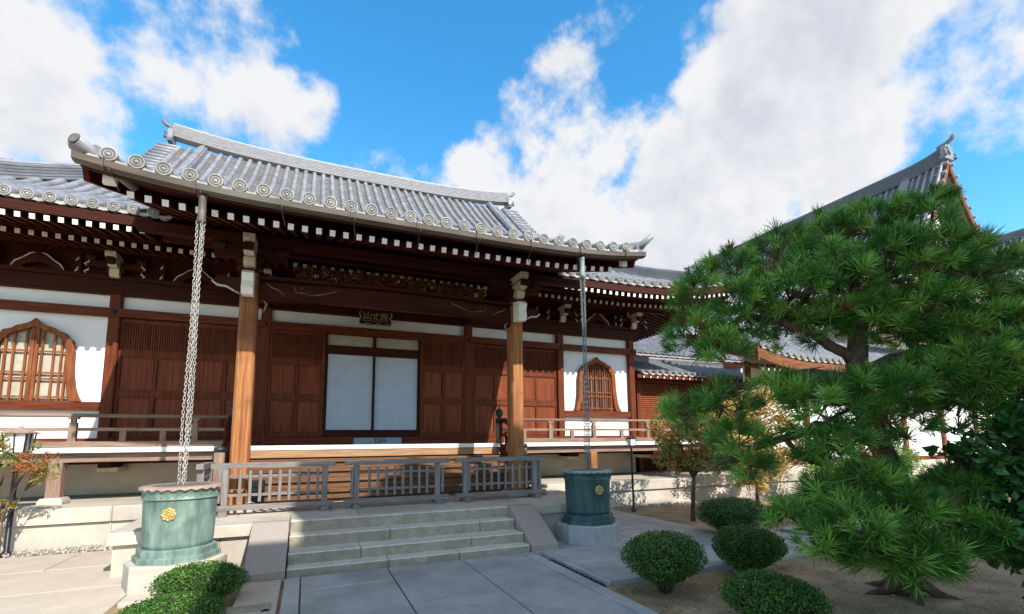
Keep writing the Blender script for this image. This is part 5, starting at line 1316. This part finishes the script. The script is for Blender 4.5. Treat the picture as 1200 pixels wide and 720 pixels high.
for k in range(26):   # bare hanging twigs below the main limbs
    a = rng.choice(anchors[:14]); b = a + Vector((rng.uniform(-.3, .3), rng.uniform(-.3, .3), rng.uniform(-.25, .15)))
    tw.tube([tuple(a), tuple((a+b)/2+vrand(rng)*.06), tuple(b)], [.012, .008, .004], 4)
W(tw, 'twigs', 'bark', pine)
nv, nf, nm = [], [], []
for p, ax, q in tufts:
    s1 = ax.cross(Vector((0,0,1)) if abs(ax.z) < .95 else Vector((1,0,0))).normalized(); s2 = ax.cross(s1)
    L0 = rng.uniform(.125, .185); brown = rng.random() < .05; lite = rng.random() < .45
    for k in range(64):
        a = rng.uniform(0, 2*PI); th = rng.uniform(.12, 1.25) if rng.random() < .85 else rng.uniform(1.2, 1.7)
        d = (ax*math.cos(th) + (s1*math.cos(a)+s2*math.sin(a))*math.sin(th)).normalized()
        base = p - ax*rng.uniform(-.02, .07)
        L1 = L0*rng.uniform(.75, 1.1); wv = d.cross(vrand(rng)).normalized()*.0034
        tip = base + d*L1 + Vector((0, 0, .012*rng.uniform(-1, .6)))
        b = len(nv); nv += [tuple(base-wv*.8), tuple(base+wv*.8), tuple(base+d*L1*.6+wv), tuple(tip), tuple(base+d*L1*.6-wv)]
        nf.append((b, b+1, b+2, b+3, b+4)); nm.append(1 if (brown or (th > 1.35 and rng.random() < .25)) else 2 if lite else 0)
mb = MB(); mb.v = nv; mb.f = nf; mb.m = nm; mb.sm = [False]*len(nf)
W(mb, 'crown', ['needle', 'needle_b', 'needle_l'], pine, fix=False)

# ================================================================== BEHIND THE CAMERA: unseen hall added to cast shade over the steps
t = thing('added_shade_hall', (14, -6, 0), 'tall unseen hall added behind the viewer to shade the steps', 'building')
mb = MB(); gx0, gx1, gy, gz = 3.55, 12.8, -4.6, 11.7
mb.prism([(gy-6, gz-4.2), (gy-3, gz-2.6), (gy, gz), (gy+3, gz-2.9), (gy+5.2, gz-4.3), (gy+5.2, gz-4.5), (gy, gz-.6), (gy-6, gz-4.4)], 'x', gx0, gx1)
W(mb, 'roof', 'tile', t)
W(MB().box(gx0-1.15, gx0+1.05, gy-2.5, gy+.2, 0, 9.75), 'added_shade_block', 'plaster', t)  # plain block added to widen the cast shade towards the left
W(MB().box(gx0+1, gx1-1, gy-4, gy+3.2, 0, gz-3.4), 'wall', 'plaster', t)
mb = MB(); ridge(mb, [(gx0, gy, gz-.1), (gx1, gy, gz-.1)], .4, .2, 4); W(mb, 'ridge', ['tile', 'tile_edge'], t)

def far_tree(x, y, h, blobs, label, seed):
    small_tree('broadleaf_tree', x, y, h, blobs, 'boxleaf', label, 'tree', seed, n=9000, leaf=.28, trunk_r=.3, aspect=.7)
far_tree(7.6, -5.2, 12, [(6.0, -4.2, 11.6, .9), (7.2, -4.3, 11.7, 1.0), (8.2, -4.2, 11.2, .8), (6.8, -4.3, 10.6, 1.2), (5.2, -4.2, 11.2, .6), (3.9, -4.0, 10.8, .45)], 'tall broadleaf tree standing unseen behind the viewer before the added hall', 81)

# ---- fallen needles and twigs over the sandy bed
rng = random.Random(77); mb = MB()
for k in range(9000):
    x, y = rng.uniform(3.2, 9.5), rng.uniform(1.2, 4.78)
    if rng.random() < .3: x, y = rng.uniform(6.7, 12), rng.uniform(6.5, 9.4)
    a = rng.uniform(0, 2*PI); L = rng.uniform(.03, .12); wv = rng.uniform(.0015, .004)
    d = Vector((math.cos(a), math.sin(a), rng.uniform(-.05, .1)))*L; e = Vector((-math.sin(a), math.cos(a), 0))*wv
    p = Vector((x, y, -.040)); b = len(mb.v)
    mb.v.extend([tuple(p-e), tuple(p+e), tuple(p+d+e*.3), tuple(p+d-e*.3)]); mb.f.append((b, b+1, b+2, b+3)); mb.m.append(0 if rng.random() < .6 else 1); mb.sm.append(False)
for k in range(1500):
    x, y = rng.uniform(3.15, 10), rng.uniform(1.2, 4.8); r = rng.uniform(.004, .014)
    mb.lathe([(r, 0), (r*.8, r*.6), (.001, r*.8)], 5, 2, c=(x, y, -.05))
tag(mb.build('fallen_needles', ['needle_b', 'bark', 'gravel'], fix=False), 'fallen brown needles and grit scattered over the sandy bed', 'litter', kind='stuff')
